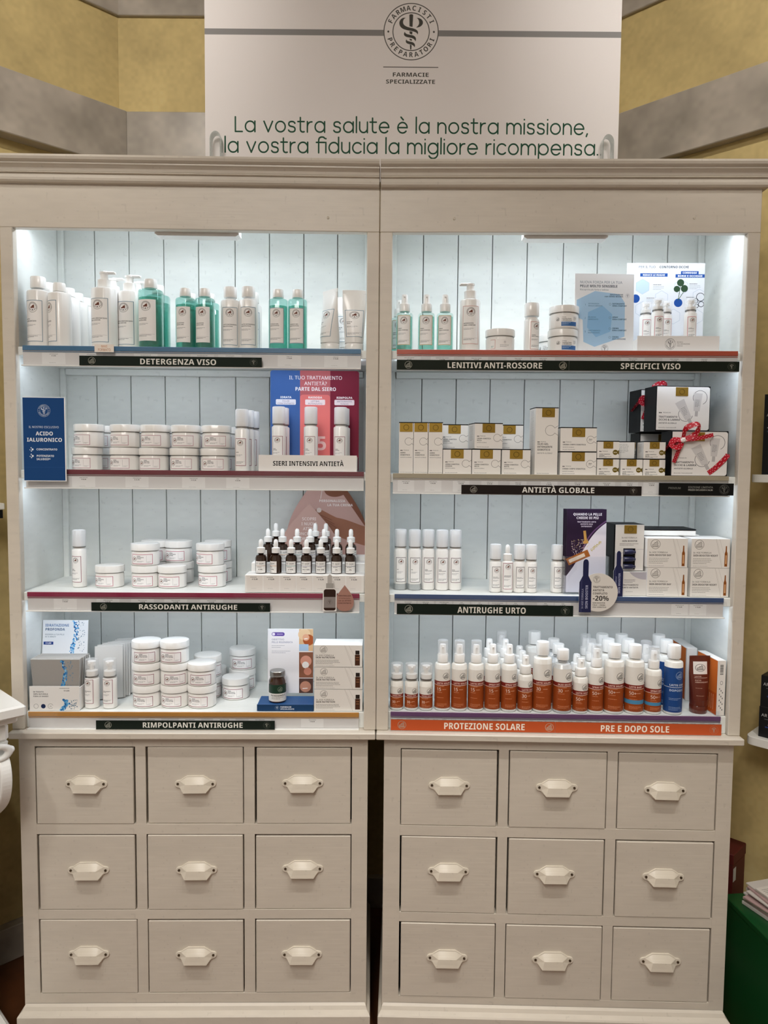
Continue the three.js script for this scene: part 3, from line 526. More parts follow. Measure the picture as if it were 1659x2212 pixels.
const overcap = (r, h) => lathe([[r, 0], [r * 0.985, h * 0.93], [r * 0.93, h * 0.985], [r * 0.8, h], [0, h]]);
const innerPump = (r, h) => merge([lathe([[0, 0], [r * 0.86, 0], [r * 0.86, h * 0.3], [r * 0.6, h * 0.34], [r * 0.36, h * 0.36], [r * 0.36, h * 0.6], [r * 0.58, h * 0.62], [r * 0.62, h * 0.86], [0, h * 0.9]]), mv(cbox(r * 0.3, r * 0.25, r * 0.5, 0.0004), 0, h * 0.78, r * 0.6)]);
function bottleShape(r, h, nr, nh = 0.003, round = 0.004) { return lathe([[0, 0], [r - 0.002, 0], [r, 0.002], [r, h - round], [r - round * 0.35, h - round * 0.3], [r - round, h], [nr, h + 0.0012], [nr, h + nh], [0, h + nh]]); }
// label sheets
function labelPrint(w, h, border, title, o = {}) {
  return print(w, h, 5, (c) => {
    fill(c, o.bg ?? '#f7f6f5', 0, 0, w, h);
    if (border) { c.strokeStyle = border; c.lineWidth = 0.9; c.strokeRect(0.7, 0.7, w - 1.4, h - 1.4); }
    const er = Math.min(w * 0.24, h * 0.15); emblem(c, w / 2 + (o.ex ?? 0), 3 + er * 1.1, er, '#3b3532');
    let y = h * (o.ty ?? 0.47); const ts = Math.min(3.1, w * 0.085);
    title.forEach((s) => { c.save(); c.font = `bold ${ts}px sans-serif`; const mw = c.measureText(s).width; c.restore(); T(c, s, 2.6, y, ts, { bold: true, color: '#26282c', stretch: Math.min(1.15, (w - 5) / mw) }); y += ts * 1.25; });
    greek(c, 2.6, y + 1.6, w * 0.62, 2, 2, '#8c8f92', 0.65);
    line(c, '#8a8a8a', 0.25, 2.6, h * 0.84, w - 2.6, h * 0.84); greek(c, 2.6, h * 0.86, w * 0.7, 2, 2, '#66696c', 0.7);
  });
}
function jarPrint(border, title) {
  return print(52, 23, 6, (c, w, h) => {
    fill(c, '#f7f5f5', 0, 0, w, h); c.strokeStyle = border; c.lineWidth = 1; c.strokeRect(0.8, 0.8, w - 1.6, h - 1.6);
    emblem(c, 7.6, h / 2, 5.6, '#3b3532'); title.forEach((s, i) => T(c, s, 14.5, 6 + i * 2.9, 2.6, { bold: i < 3, color: '#2a2d36', stretch: 1 }));
    greek(c, 14.5, 15.5, 18, 2, 1.8, '#8c8f92', 0.6); line(c, '#999', 0.3, 37, 3.5, 37, h - 3.5); greek(c, 38.5, 17, 10, 2, 1.8, '#999', 0.5);
  });
}
function addLabel(g, pr, r, y, w, h, turn = 0) { return part(g, 'label', curved(pr, r + 0.0003, h, w / r), pr.s.gloss, [0, y + h / 2, 0], [0, turn, 0]); }
function addCap(g, cap, h) {
  const { kind, r, hh } = cap;
  if (kind === 'flip') part(g, 'cap', capFlip(r, hh), M.plastic, [0, h, 0]);
  if (kind === 'tall') { part(g, 'cap', capTall(r, hh), M.plastic, [0, h + 0.002, 0]); }
  if (kind === 'pump') part(g, 'pump', pumpGeo(r, hh, cap.reach ?? 0.026, cap.dir ?? 1), M.plastic, [0, h, 0]);
  if (kind === 'spray') { part(g, 'spray_head', sprayGeo(r, hh), M.plastic, [0, h, 0]); if (cap.cover) part(g, 'overcap', overcap(r * 0.98, hh * 1.06), M.cover, [0, h + hh * 0.16, 0]); }
  if (kind === 'frost') { part(g, 'pump', innerPump(r, hh), M.plastic, [0, h + 0.002, 0]); part(g, 'overcap', overcap(r, hh), cap.mat ?? M.frost, [0, h + 0.0025, 0]); part(g, 'collar', lathe([[r * 0.97, 0], [r * 0.97, 0.0022], [0, 0.0022]]), M.silver, [0, h + 0.0002, 0]); }
  if (kind === 'dropper') part(g, 'dropper', lathe([[0, 0], [r, 0], [r, hh * 0.36], [r * 0.84, hh * 0.38], [r * 0.5, hh * 0.42], [r * 0.56, hh * 0.55], [r * 0.52, hh * 0.86], [r * 0.34, hh * 0.97], [0, hh]], 20), M.rubber, [0, h, 0]);
}
function bottle(key, { r, h, nr = r * 0.5, body = M.plastic, liquid, fillTo = 0.86, cap, label, ly = 0.01, lw, lh, turn = 0, round }) {
  return proto(key, (g) => {
    part(g, 'body', bottleShape(r, h, nr, 0.003, round), body);
    if (liquid) part(g, 'liquid', lathe([[0, 0.002], [r - 0.0016, 0.002], [r - 0.0012, 0.004], [r - 0.0012, h * fillTo], [0, h * fillTo]]), liquid);
    if (label) addLabel(g, label, r, ly, lw, lh, turn);
    addCap(g, cap, h + 0.003);
  });
}
const jarProto = (key, pr, r = 0.0325, h = 0.034) => proto(key, (g) => {
  part(g, 'body', lathe([[0, 0], [r - 0.003, 0], [r - 0.001, 0.002], [r - 0.001, h - 0.005], [r - 0.0025, h - 0.002], [r - 0.003, h], [0, h]], 32), M.plastic);
  part(g, 'collar', lathe([[r - 0.0022, 0], [r - 0.0022, 0.0016], [0, 0.0016]], 32), M.silver, [0, h - 0.0012, 0]);
  part(g, 'lid', lathe([[0, 0], [r, 0], [r, 0.0125], [r - 0.0008, 0.0145], [r - 0.003, 0.0153], [r * 0.6, 0.0156], [0, 0.0154]], 32), M.plastic, [0, h + 0.0006, 0]);
  part(g, 'label', curved(pr, r - 0.0006, 0.023, 0.052 / r), pr.s.gloss, [0, 0.004 + 0.0115, 0]);
});
const JH = 0.0505; // jar with lid

// ---------------------------------------------------------------- left hutch, top shelf: cleansers
{
  const y = SH.L[0], B = '#4f7891', lat = labelPrint(40, 78, B, ['LATTE', 'A RISCIACQUO']), lat2 = labelPrint(40, 92, B, ['LATTE A RISCIACQUO', 'VISO E OCCHI']), mic = labelPrint(40, 84, null, ['SOLUZIONE', 'MICELLARE']), mic2 = labelPrint(34, 76, null, ['SOLUZIONE', 'MICELLARE']), ton = labelPrint(34, 76, B, ['TONICO GEL', 'RESTITUTIVO']), det = labelPrint(34, 78, B, ['LATTE DETERGENTE', 'RESTITUTIVO']);
  const A = bottle('lotionTall', { r: 0.0237, h: 0.123, cap: { kind: 'tall', r: 0.0155, hh: 0.025 }, label: lat, ly: 0.012, lw: 0.04, lh: 0.088 });
  ['front', 'rear'].forEach((w, i) => put(A, 'lotion_bottle', `white lotion bottle with tall round cap, leftmost on top shelf, ${w} of two`, 'bottle', 'L', -0.7417 - i * 0.0025, y, -0.045 - i * 0.055, -0.12, 'cleansing lotion bottles'));
  const Bf = bottle('lotionFlip', { r: 0.0237, h: 0.118, cap: { kind: 'flip', r: 0.0135, hh: 0.0195 }, label: lat, ly: 0.012, lw: 0.04, lh: 0.088 });
  [0, 1, 2, 3].forEach((i) => put(Bf, 'lotion_bottle', `white flip-top lotion bottle, ${ORD[i]} back in the second file from left, top shelf`, 'bottle', 'L', -0.6946, y, -0.042 - i * 0.049, i ? -0.5 : -0.75, 'cleansing lotion bottles'));
  const C = bottle('lotionPump', { r: 0.0275, h: 0.13, nr: 0.012, cap: { kind: 'pump', r: 0.0138, hh: 0.034, reach: 0.026 }, label: lat2, ly: 0.012, lw: 0.046, lh: 0.094, turn: -0.22 });
  [[-0.6001, -0.048, 'left file, front'], [-0.6001, -0.106, 'left file, rear'], [-0.5546, -0.078, 'right file, front'], [-0.5546, -0.136, 'right file, rear']].forEach(([u, z, w]) => put(C, 'pump_bottle', `large white pump lotion bottle beside the green bottles, ${w}`, 'bottle', 'L', u, y, z, 0, 'large pump lotion bottles'));
  const D = bottle('micellarBig', { r: 0.0265, h: 0.128, body: M.teal, liquid: M.tealLiquid, cap: { kind: 'flip', r: 0.0142, hh: 0.0205 }, label: mic, ly: 0.016, lw: 0.044, lh: 0.088, turn: -0.15 });
  ['front', 'rear'].forEach((w, i) => put(D, 'toner_bottle', `large teal micellar bottle with white flip cap, ${w} of two`, 'bottle', 'L', -0.4986, y, -0.045 - i * 0.056, 0, 'large teal micellar bottles'));
  const E = bottle('micellar', { r: 0.0212, h: 0.111, body: M.teal, liquid: M.tealLiquid, cap: { kind: 'flip', r: 0.012, hh: 0.0185 }, label: mic2, ly: 0.014, lw: 0.034, lh: 0.076, turn: -0.1 });
  [[-0.4224, 'left'], [-0.3801, 'right']].forEach(([u, w]) => ['front', 'rear'].forEach((q, i) => put(E, 'toner_bottle', `small teal micellar bottle in mid shelf, ${q} one of the ${w} file`, 'bottle', 'L', u, y, -0.042 - i * 0.05, 0, 'small teal micellar bottles')));
  const F = bottle('detergente', { r: 0.0208, h: 0.109, cap: { kind: 'tall', r: 0.0142, hh: 0.0235 }, label: det, ly: 0.01, lw: 0.036, lh: 0.082 });
  [[-0.3262, -0.05, 'left of the front pair'], [-0.2857, -0.045, 'right of the front pair'], [-0.2857, -0.1, 'behind the right one']].forEach(([u, z, w]) => put(F, 'lotion_bottle', `white cleansing milk bottle between teal bottles, ${w}`, 'bottle', 'L', u, y, z, 0.1, 'cleansing milk bottles'));
  const G = bottle('tonico', { r: 0.0212, h: 0.111, body: M.teal, liquid: M.tealLiquid, cap: { kind: 'flip', r: 0.012, hh: 0.0185 }, label: ton, ly: 0.014, lw: 0.034, lh: 0.076, turn: -0.08 });
  [[-0.2205, 'left'], [-0.178, 'right']].forEach(([u, w]) => put(G, 'toner_bottle', `teal toner bottle with blue-framed label, ${w} of the pair before the tubes`, 'bottle', 'L', u, y, -0.042, 0, 'teal toner bottles'));
  // squeeze tubes standing on their caps
  const tl = labelPrint(34, 62, B, ['SCRUB', 'VISO'], { ty: 0.46 });
  const tube = tubeProto('tube', M.plastic, tl, 0.026, 0.134, 0.032, 0.06);
  put(tube, 'cream_tube', 'white squeeze tube turned to its side, left of the three tubes', 'tube', 'L', -0.1073, y, -0.045, -0.85, 'squeeze tubes');
  put(tube, 'cream_tube', 'white squeeze tube facing front beside the stile, top shelf', 'tube', 'L', -0.0544, y, -0.045, 0.08, 'squeeze tubes');
  put(tube, 'cream_tube', 'white squeeze tube set back between the other two tubes', 'tube', 'L', -0.0775, y, -0.115, 0, 'squeeze tubes');
}
function tubeProto(key, mat, pr, r, h, lw, lh, capMat = mat) { // oval tube flattening to a crimp at its top, standing on a cap
  return proto(key, (g) => {
    const N = 28, H = 12, v = [], uv = [], idx = [], c0 = 0.018;
    const sect = (t) => { const k = t * t * (3 - 2 * t); return [r * (0.78 + 0.22 * Math.min(1, t * 1.5)), r * 0.78 * (1 - k) + 0.0012]; };
    for (let j = 0; j <= H; j++) { const t = j / H, [a, b] = sect(t); for (let i = 0; i <= N; i++) { const q = i / N * Math.PI * 2; v.push(a * Math.sin(q), c0 + t * (h - c0), b * Math.cos(q)); uv.push(i / N, t); } }
    for (let j = 0; j < H; j++) for (let i = 0; i < N; i++) { const a = j * (N + 1) + i; idx.push(a, a + 1, a + N + 2, a, a + N + 2, a + N + 1); }
    const b = new THREE.BufferGeometry(); b.setAttribute('position', new THREE.Float32BufferAttribute(v, 3)); b.setAttribute('uv', new THREE.Float32BufferAttribute(uv, 2)); b.setIndex(idx); b.computeVertexNormals();
    part(g, 'body', b, mat); part(g, 'crimp', cbox(r * 2, 0.008, 0.0022, 0.0006), mat, [0, h - 0.004, 0]);
    part(g, 'cap', lathe([[0, 0], [r * 0.76, 0], [r * 0.8, 0.002], [r * 0.8, 0.016], [r * 0.74, 0.0185], [0, 0.0185]]), capMat);
    // label wraps the front of the body
    const lv = [], lu = [], li = [], A = 0.95, LH = 6, LW = 10, y0 = 0.03;
    for (let j = 0; j <= LH; j++) for (let i = 0; i <= LW; i++) { const yy = y0 + lh * j / LH, [a, bb] = sect((yy - c0) / (h - c0)), q = (i / LW - 0.5) * 2 * A; lv.push((a + 0.0004) * Math.sin(q), yy, (bb + 0.0005) * Math.cos(q)); lu.push(i / LW, j / LH); }
    for (let j = 0; j < LH; j++) for (let i = 0; i < LW; i++) { const a = j * (LW + 1) + i; li.push(a, a + 1, a + LW + 2, a, a + LW + 2, a + LW + 1); }
    const lg = new THREE.BufferGeometry(); lg.setAttribute('position', new THREE.Float32BufferAttribute(lv, 3)); lg.setAttribute('uv', new THREE.Float32BufferAttribute(lu, 2)); lg.setIndex(li); lg.computeVertexNormals();
    part(g, 'label', mapTo(lg, pr), pr.s.gloss);
  });
}

// ---------------------------------------------------------------- left hutch, second shelf: moisturisers
const pinkJar = jarProto('jarPink', jarPrint('#b98a95', ['CREMA', 'IDRATANTE', 'TUTTI I TIPI']));
const serumLabel = labelPrint(24, 56, '#7d3040', ['SIERO', 'LIFTING'], { ty: 0.52 }), serumPlain = labelPrint(24, 56, '#7d3040', ['SIERO'], { ty: 0.52 });
const serum = (key, pr, o = {}) => bottle(key, { r: 0.0157, h: o.h ?? 0.093, nr: 0.012, round: 0.003, cap: { kind: 'frost', r: 0.0145, hh: 0.0375, mat: o.mat }, label: pr, ly: 0.012, lw: 0.026, lh: o.lh ?? 0.06, body: o.body, turn: o.turn ?? -0.12 });
{
  const y = SH.L[1];
  [[-0.6389, -0.6438], [-0.5594, -0.5611], [-0.4931, -0.4967], [-0.4257, -0.4292], [-0.3582, -0.3615]].forEach(([a, b], i) => {
    const st = `${ORD[i]} front stack from left, second shelf`;
    put(pinkJar, 'cream_jar', `lower white jar with pale pink label, ${st}`, 'jar', 'L', b, y, -0.05, -0.25 + i * 0.06, 'moisturiser jars');
    put(pinkJar, 'cream_jar', `upper white jar with pale pink label, ${st}`, 'jar', 'L', a, y + JH, -0.05, -0.4 + i * 0.12, 'moisturiser jars');
    ['lower', 'upper'].forEach((w, k) => put(pinkJar, 'cream_jar', `${w} white jar hidden behind the ${ORD[i]} front stack of pink-labelled jars`, 'jar', 'L', a + 0.001, y + k * JH - 0.0, -0.12, 0, 'moisturiser jars'));
  });
  const S = serum('serum', serumPlain);
  [[-0.2993, -0.035, 'front'], [-0.2925, -0.07, 'middle'], [-0.2865, -0.106, 'rear']].forEach(([u, z, w]) => put(S, 'serum_bottle', `slim white serum pump bottle with frosted cap beside the jars, ${w} of three`, 'bottle', 'L', u, y, z, 0, 'serum pumps beside jars'));
  // serum display: printed back card and white tray
  const sh = print(204, 229, 3.2, (c, w, h) => {
    fill(c, '#3f64a3', 0, 0, w * 0.335, h); fill(c, '#bb6468', w * 0.335, 0, w * 0.34, h); fill(c, '#7c2338', w * 0.675, 0, w, h);
    T(c, 'IL TUO TRATTAMENTO', w * 0.51, 20, 11.5, { align: 'center', color: '#f3f0f0', stretch: 1.06 }); T(c, 'ANTIETÀ?', w * 0.51, 33, 11.5, { align: 'center', color: '#f3f0f0', stretch: 1.06 }); T(c, 'PARTE DAL SIERO', w * 0.51, 46, 11.5, { bold: true, align: 'center', color: '#f3f0f0', stretch: 1.0 });
    c.fillStyle = '#e57a77'; c.beginPath(); c.roundRect(w * 0.335, 55, w * 0.34, h, 7); c.fill();
    [['IDRATA', 'FILLER', 'CONCENTRATO', 0.175], ['RASSODA', 'LIFTING', 'POTENZIATO', 0.505], ['RIMPOLPA', 'ANTIGRAVITÀ', 'TONDO', 0.835]].forEach(([a, b, d, k]) => { T(c, a, w * k, 64, 6.6, { bold: true, align: 'center', color: '#fff', stretch: 1.1 }); c.fillStyle = 'rgba(250,245,248,.9)'; c.beginPath(); c.roundRect(w * k - 23, 66, 46, 12.5, 2.5); c.fill(); T(c, b, w * k, 71.6, 5, { align: 'center', color: '#8a7f96' }); T(c, d, w * k, 77.2, 5, { align: 'center', color: '#8a7f96' }); });
    T(c, 'X5', w * 0.505, 182, 44, { bold: true, align: 'center', color: '#f6cfc9', stretch: 1.05 });
  });
  const t = thing('display_stand', 'serum display stand with blue, pink and burgundy back card and white tray', 'display', 'L', -0.1535, y, -0.02);
  const rr = new THREE.Shape(); { const w = 0.204, h = 0.229, k = 0.007; rr.moveTo(0, 0); rr.lineTo(w, 0); rr.lineTo(w, h - k); rr.quadraticCurveTo(w, h, w - k, h); rr.lineTo(k, h); rr.quadraticCurveTo(0, h, 0, h - k); }
  const bc = shapeCard(sh, rr, 0.204, 0.229, 0.003, M.cardW); part(t, 'back_card', bc.g, bc.m, [-0.0945, 0.0025, -0.098]);
  const tp = print(214, 36, 4, (c, w, h) => { fill(c, '#efedea', 0, 0, w, h); T(c, 'SIERI INTENSIVI ANTIETÀ', w / 2 + 1, 23, 14, { bold: true, align: 'center', color: '#232323', stretch: 0.91 }); });
  const { g, m } = card(tp, 0.003, M.cardW, 0.2145, 0.0365); part(t, 'tray_front', g, m, [0, 0.0183, 0]);
  part(t, 'tray', merge([box(-0.1072, 0.1072, 0, 0.003, -0.097, -0.0015), box(-0.1072, -0.1045, 0.003, 0.034, -0.094, -0.0015), box(0.1045, 0.1072, 0.003, 0.034, -0.094, -0.0015), box(-0.1045, 0.1045, 0.003, 0.0105, -0.09, -0.003)]), M.cardW);
  const Q = serum('serumLifting', serumLabel, { h: 0.09, lh: 0.056 });
  [[-0.2204, 'left'], [-0.1493, 'middle'], [-0.0832, 'right']].forEach(([u, w]) => { put(Q, 'serum_bottle', `serum pump bottle standing in the ${w} of the three-colour display, front`, 'bottle', 'L', u, y + 0.0106, -0.05, 0, 'serum pumps in display'); if (w !== 'middle') put(Q, 'serum_bottle', `serum pump bottle behind the ${w} one in the three-colour display`, 'bottle', 'L', u + 0.004, y + 0.0106, -0.087, 0, 'serum pumps in display'); });
  // blue card hung over the rail
  const bl = print(90, 180, 5, (c, w, h) => {
    fill(c, '#f2f4f6', 0, 0, w, h); fill(c, '#16447c', 0, 1.5, w - 2, h - 3); rod(c, w / 2, 29, 13, '#dfe6ee');
    T(c, 'IL NOSTRO ESCLUSIVO', w / 2 - 1, 66, 6.3, { align: 'center', color: '#dbe3ec', stretch: 1 }); T(c, 'ACIDO', w / 2, 82, 11, { bold: true, align: 'center', color: '#f4f6f8', stretch: 1.08 }); T(c, 'IALURONICO', w / 2, 95.5, 11, { bold: true, align: 'center', color: '#f4f6f8', stretch: 1.1 });
    for (const yy of [112, 126]) for (const [dx, dy, r] of [[19, 0, 2.2], [16, -3.5, 1.3], [16.5, 3.5, 1.3], [13.5, 1, 1]]) disc(c, '#e6edf3', dx, yy + dy, r);
    T(c, 'CONCENTRATO', 27, 114, 5.6, { bold: true, color: '#eef2f6', stretch: 1.1 }); T(c, 'POTENZIATO', 27, 128, 5.6, { bold: true, color: '#eef2f6', stretch: 1.1 }); T(c, 'IALUDEEP²', 27, 135, 5.6, { bold: true, color: '#eef2f6', stretch: 1.05 }); line(c, '#2b598f', 0.5, 0, 150, w - 2, 150);
  });
  const bt = thing('promo_card', 'tall dark blue card about hyaluronic acid at the left shelf end', 'card', 'L', -0.7125, 1.304, 0.006, 0.03);
  const k = card(bl, 0.002, M.cardW, 0.0885, 0.179); part(bt, 'printed_card', k.g, k.m, [0, 0.0895, 0]); part(bt, 'clip', box(-0.03, 0.03, 0.002, 0.006, -0.004, -0.001, 0.0004), M.clear);
}

// ---------------------------------------------------------------- left hutch, third shelf: firming care
{
  const y = SH.L[2], jar = jarProto('jarRose', jarPrint('#b0455f', ['CREMA', 'RASSODANTE', 'LIFTING']));
  const J = (u, lvl, z, turn, label) => put(jar, 'cream_jar', label, 'jar', 'L', u, y + lvl * JH, z, turn, 'firming cream jars');
  put(serum('serumAlone', serumLabel, { h: 0.088 }), 'serum_bottle', 'white serum pump bottle standing alone at left of the third shelf', 'bottle', 'L', -0.6815, y, -0.09, -0.1);
  J(-0.616, 0, -0.1, -0.25, 'single white cream jar next to the lone pump bottle, third shelf');
  [['front', -0.535, -0.103], ['middle', -0.532, -0.17], ['rear', -0.531, -0.212]].forEach(([w, u, z], i) => { if (i < 2) J(u, 0, z, 0, `lower white jar of the ${w} stack in the left file, third shelf`); else return; J(u, 1, z, 0.02, `upper white jar of the ${w} stack in the left file, third shelf`); });
  J(-0.4715, 0, -0.165, -0.1, 'lower white jar of the stack behind the single middle jar, third shelf'); J(-0.4745, 1, -0.165, -0.12, 'upper white jar of the stack behind the single middle jar, third shelf');
  J(-0.472, 0, -0.098, -0.05, 'single white jar in front of the middle stack, third shelf');
  J(-0.3835, 0, -0.113, -0.25, 'lower white jar of the stack nearest the dropper bottles'); J(-0.3875, 1, -0.113, -0.45, 'upper white jar of the stack nearest the dropper bottles');
  J(-0.3825, 0, -0.182, 0.1, 'lower white jar behind the stack nearest the dropper bottles'); J(-0.3835, 1, -0.182, 0.1, 'upper white jar behind the stack nearest the dropper bottles');
  // stepped riser
  const t = thing('stepped_riser', 'white stepped riser carrying brown dropper bottles on the third shelf', 'riser', 'L', -0.1595, y, -0.02);
  part(t, 'first_step', box(-0.1325, 0.1325, 0.0005, 0.0405, -0.052, 0), M.cardW); part(t, 'second_step', box(-0.1265, 0.1325, 0.0005, 0.0605, -0.092, -0.0525), M.cardW); part(t, 'third_step', box(-0.12, 0.1325, 0.0005, 0.0705, -0.132, -0.0925), M.cardW);
  const dn = ['A 2%', 'C 10%', 'E 15%', 'B12 10%', 'AHA 10%', '2%', '5%'];
  dn.forEach((s, i) => { const pr = print(34, 34, 3, (c, w, h) => { fill(c, '#e9e6e2', 0, 0, w, h); T(c, '€ 15,90', w / 2, 9, 4, { bold: true, align: 'center', color: '#444', stretch: 0.95 }); greek(c, 7, 3, 20, 1, 2, '#555', 0.9); greek(c, 9, 28, 16, 1, 2, '#aaa', 0.5); }); part(t, 'price_tag', plane(pr, 0.034, 0.034), pr.s.paper, [-0.1105 + i * 0.0365, 0.0213, 0.0004]); });
  dn.forEach((s, i) => {
    const pr = print(24, 26, 6, (c, w, h) => { fill(c, '#efeeec', 0, 0, w, h); rod(c, 4.6, 5, 3.2, '#555', false); T(c, 'TESTER', 9, 6, 3, { bold: true, color: '#333', stretch: 1 }); greek(c, 9, 7.2, 11, 1, 1, '#777', 0.5); fill(c, ['#b98', '#c96', '#6aa', '#99b', '#557', '#667', '#456'][i], 0, 10, w, 0.8); greek(c, 4, 12.4, 15, 1, 2, '#555', 1); T(c, s, w / 2, 19.4, 4, { bold: true, align: 'center', color: '#333', stretch: 1 }); greek(c, 2, 22.5, 18, 1, 1.4, '#888', 0.6); });
    const mk = (key) => bottle(key, { r: 0.0128, h: 0.043, nr: 0.007, round: 0.008, body: M.amber, cap: { kind: 'dropper', r: 0.0092, hh: 0.0305 }, label: pr, ly: 0.002, lw: 0.024, lh: 0.026 });
    const P = mk('dropper' + i), f = [-0.2598, -0.2267, -0.1925, -0.1583, -0.1261, -0.0908, -0.0597][i], b = [-0.2500, -0.217, -0.1835, -0.1535, -0.122, -0.0921, -0.060][i];
    put(P, 'dropper_bottle', `brown dropper bottle with white teat, ${ORD[i]} from left in the front row`, 'bottle', 'L', f, y + 0.0406, -0.045, i === 1 ? -0.7 : 0, 'dropper bottles');
    put(P, 'dropper_bottle', `brown dropper bottle with white teat, ${ORD[i]} from left in the middle row`, 'bottle', 'L', b, y + 0.0606, -0.089, i === 0 ? -1 : 0.4, 'dropper bottles');
    if (i === 3 || i === 4 || i === 0) put(P, 'dropper_bottle', `brown dropper bottle in the rear row of the riser, ${['leftmost', '', '', 'middle', 'rightmost'][i]} of three`, 'bottle', 'L', [-0.236, 0, 0, -0.1447, -0.1197][i], y + 0.0706 , -0.125 + (i ? 0 : 0.005), 0, 'dropper bottles');
  });
  // two drop-shaped cards behind the riser
  const dropShape = (w, h) => { const s = new THREE.Shape(); s.moveTo(w / 2, h); s.bezierCurveTo(w * 0.62, h * 0.86, w, h * 0.62, w, h * 0.36); s.bezierCurveTo(w, h * 0.12, w * 0.78, 0, w / 2, 0); s.bezierCurveTo(w * 0.22, 0, 0, h * 0.12, 0, h * 0.36); s.bezierCurveTo(0, h * 0.62, w * 0.38, h * 0.86, w / 2, h); return s; };
  const d1 = print(150, 190, 3, (c, w, h) => { fill(c, '#c9a59a', 0, 0, w, h); ['SCOPRI', 'I NUOVI', 'ATTIVI', 'CONCENTRATI', 'FORMULATI', 'PER TE'].forEach((s, i) => T(c, s, w * 0.5, 42 + i * 12, 9.6, { align: 'center', color: '#f6eeea', stretch: 1.06, bold: false })); });
  const d2 = print(198, 244, 3, (c, w, h) => {
    fill(c, '#d2aca2', 0, 0, w, h);
    c.fillStyle = '#8c5a46'; c.beginPath(); c.moveTo(w * 0.52, 0); c.lineTo(w * 0.46, 18); c.bezierCurveTo(w * 0.46, 40, w * 0.6, 44, w * 0.7, 34); c.lineTo(w, 120); c.lineTo(w, 0); c.fill();
    c.fillStyle = '#a9745c'; c.beginPath(); c.moveTo(w * 0.36, 70); c.bezierCurveTo(w * 0.42, 66, w * 0.5, 80, w * 0.62, 90); c.bezierCurveTo(w * 0.8, 96, w * 0.9, 110, w, 112); c.lineTo(w, 160); c.bezierCurveTo(w * 0.8, 150, w * 0.5, 130, w * 0.4, 106); c.bezierCurveTo(w * 0.36, 94, w * 0.34, 80, w * 0.36, 70); c.fill();
    for (let i = 0; i < 3; i++) line(c, '#7d4e3c', 0.9, w * (0.42 + i * 0.05), 84 + i * 9, w * (0.56 + i * 0.03), 96 + i * 10);
    disc(c, '#efe2da', w * 0.4, 72, 6); line(c, '#efe6e2', 1.6, w * 0.44, 18, w * 0.42, 44);
    T(c, 'PERSONALIZZA', w * 0.4, 52, 8.6, { bold: true, color: '#f8f1ee', stretch: 1.04 }); T(c, 'LA TUA CREMA', w * 0.5, 62, 8.6, { bold: true, color: '#f8f1ee', stretch: 1.04 });
  });
  const c2 = thing('drop_card', 'pink drop-shaped card with printed hands behind the dropper bottles', 'card', 'L', -0.1215, y, -0.2); { const pts = dropShape(0.198, 0.285).getPoints(24).filter((p) => p.y <= 0.2435); const cut = new THREE.Shape(pts); const k = shapeCard(d2, cut, 0.198, 0.2435, 0.002, M.cardW); part(c2, 'printed_card', k.g, k.m, [-0.099, 0.001, 0]); }
  const c1 = thing('drop_card', 'plain rose drop-shaped card with white text behind the dropper bottles', 'card', 'L', -0.163, y, -0.172); { const k = shapeCard(d1, dropShape(0.15, 0.19), 0.15, 0.19, 0.002, M.cardW); part(c1, 'printed_card', k.g, k.m, [-0.075, 0.002, 0]); }
  // wobbler on the rail: cut-out bottle and drop
  const wb = print(30, 82, 5, (c, w, h) => { fill(c, '#e9e7e4', 0, 0, w, h); fill(c, '#b9b6b2', 10, 1, 10, 20); fill(c, '#a5a29e', 7, 20, 16, 11); c.fillStyle = '#33211a'; c.beginPath(); c.roundRect(2, 33, 26, 47, 5); c.fill(); fill(c, '#8d8683', 2, 50, 26, 24); rod(c, 15, 61, 6, '#4b423e', false); });
  const ws = new THREE.Shape(); [[0, 0], [30, 0], [30, 47], [23, 52], [23, 62], [20, 64], [20, 78], [15, 82], [10, 78], [10, 64], [7, 62], [7, 52], [0, 47]].forEach(([a, b], i) => (i ? ws.lineTo(a / 1000, b / 1000) : ws.moveTo(0, 0)));
  const wt = thing('promo_card', 'cut-out card of a brown dropper bottle and a rose drop on the rail', 'card', 'L', -0.103, 1.0245, 0.005); { const k = shapeCard(wb, ws, 0.03, 0.082, 0.0012, M.cardW); part(wt, 'bottle_card', k.g, k.m, [-0.015, 0, 0]); }
  const dd = print(40, 58, 5, (c, w, h) => { fill(c, '#a97f72', 0, 0, w, h); ['PERSONALIZZA', 'il trattamento', 'con un ATTIVO', 'CONCENTRATO'].forEach((s, i) => T(c, s, w / 2, 25 + i * 5.4, 4, { bold: i !== 1, align: 'center', color: '#4e2f2a', stretch: 1.0 })); });
  { const k = shapeCard(dd, dropShape(0.04, 0.058), 0.04, 0.058, 0.0012, M.cardW); part(wt, 'drop_card', k.g, k.m, [0.0125, 0.0002, -0.0014]); }
}

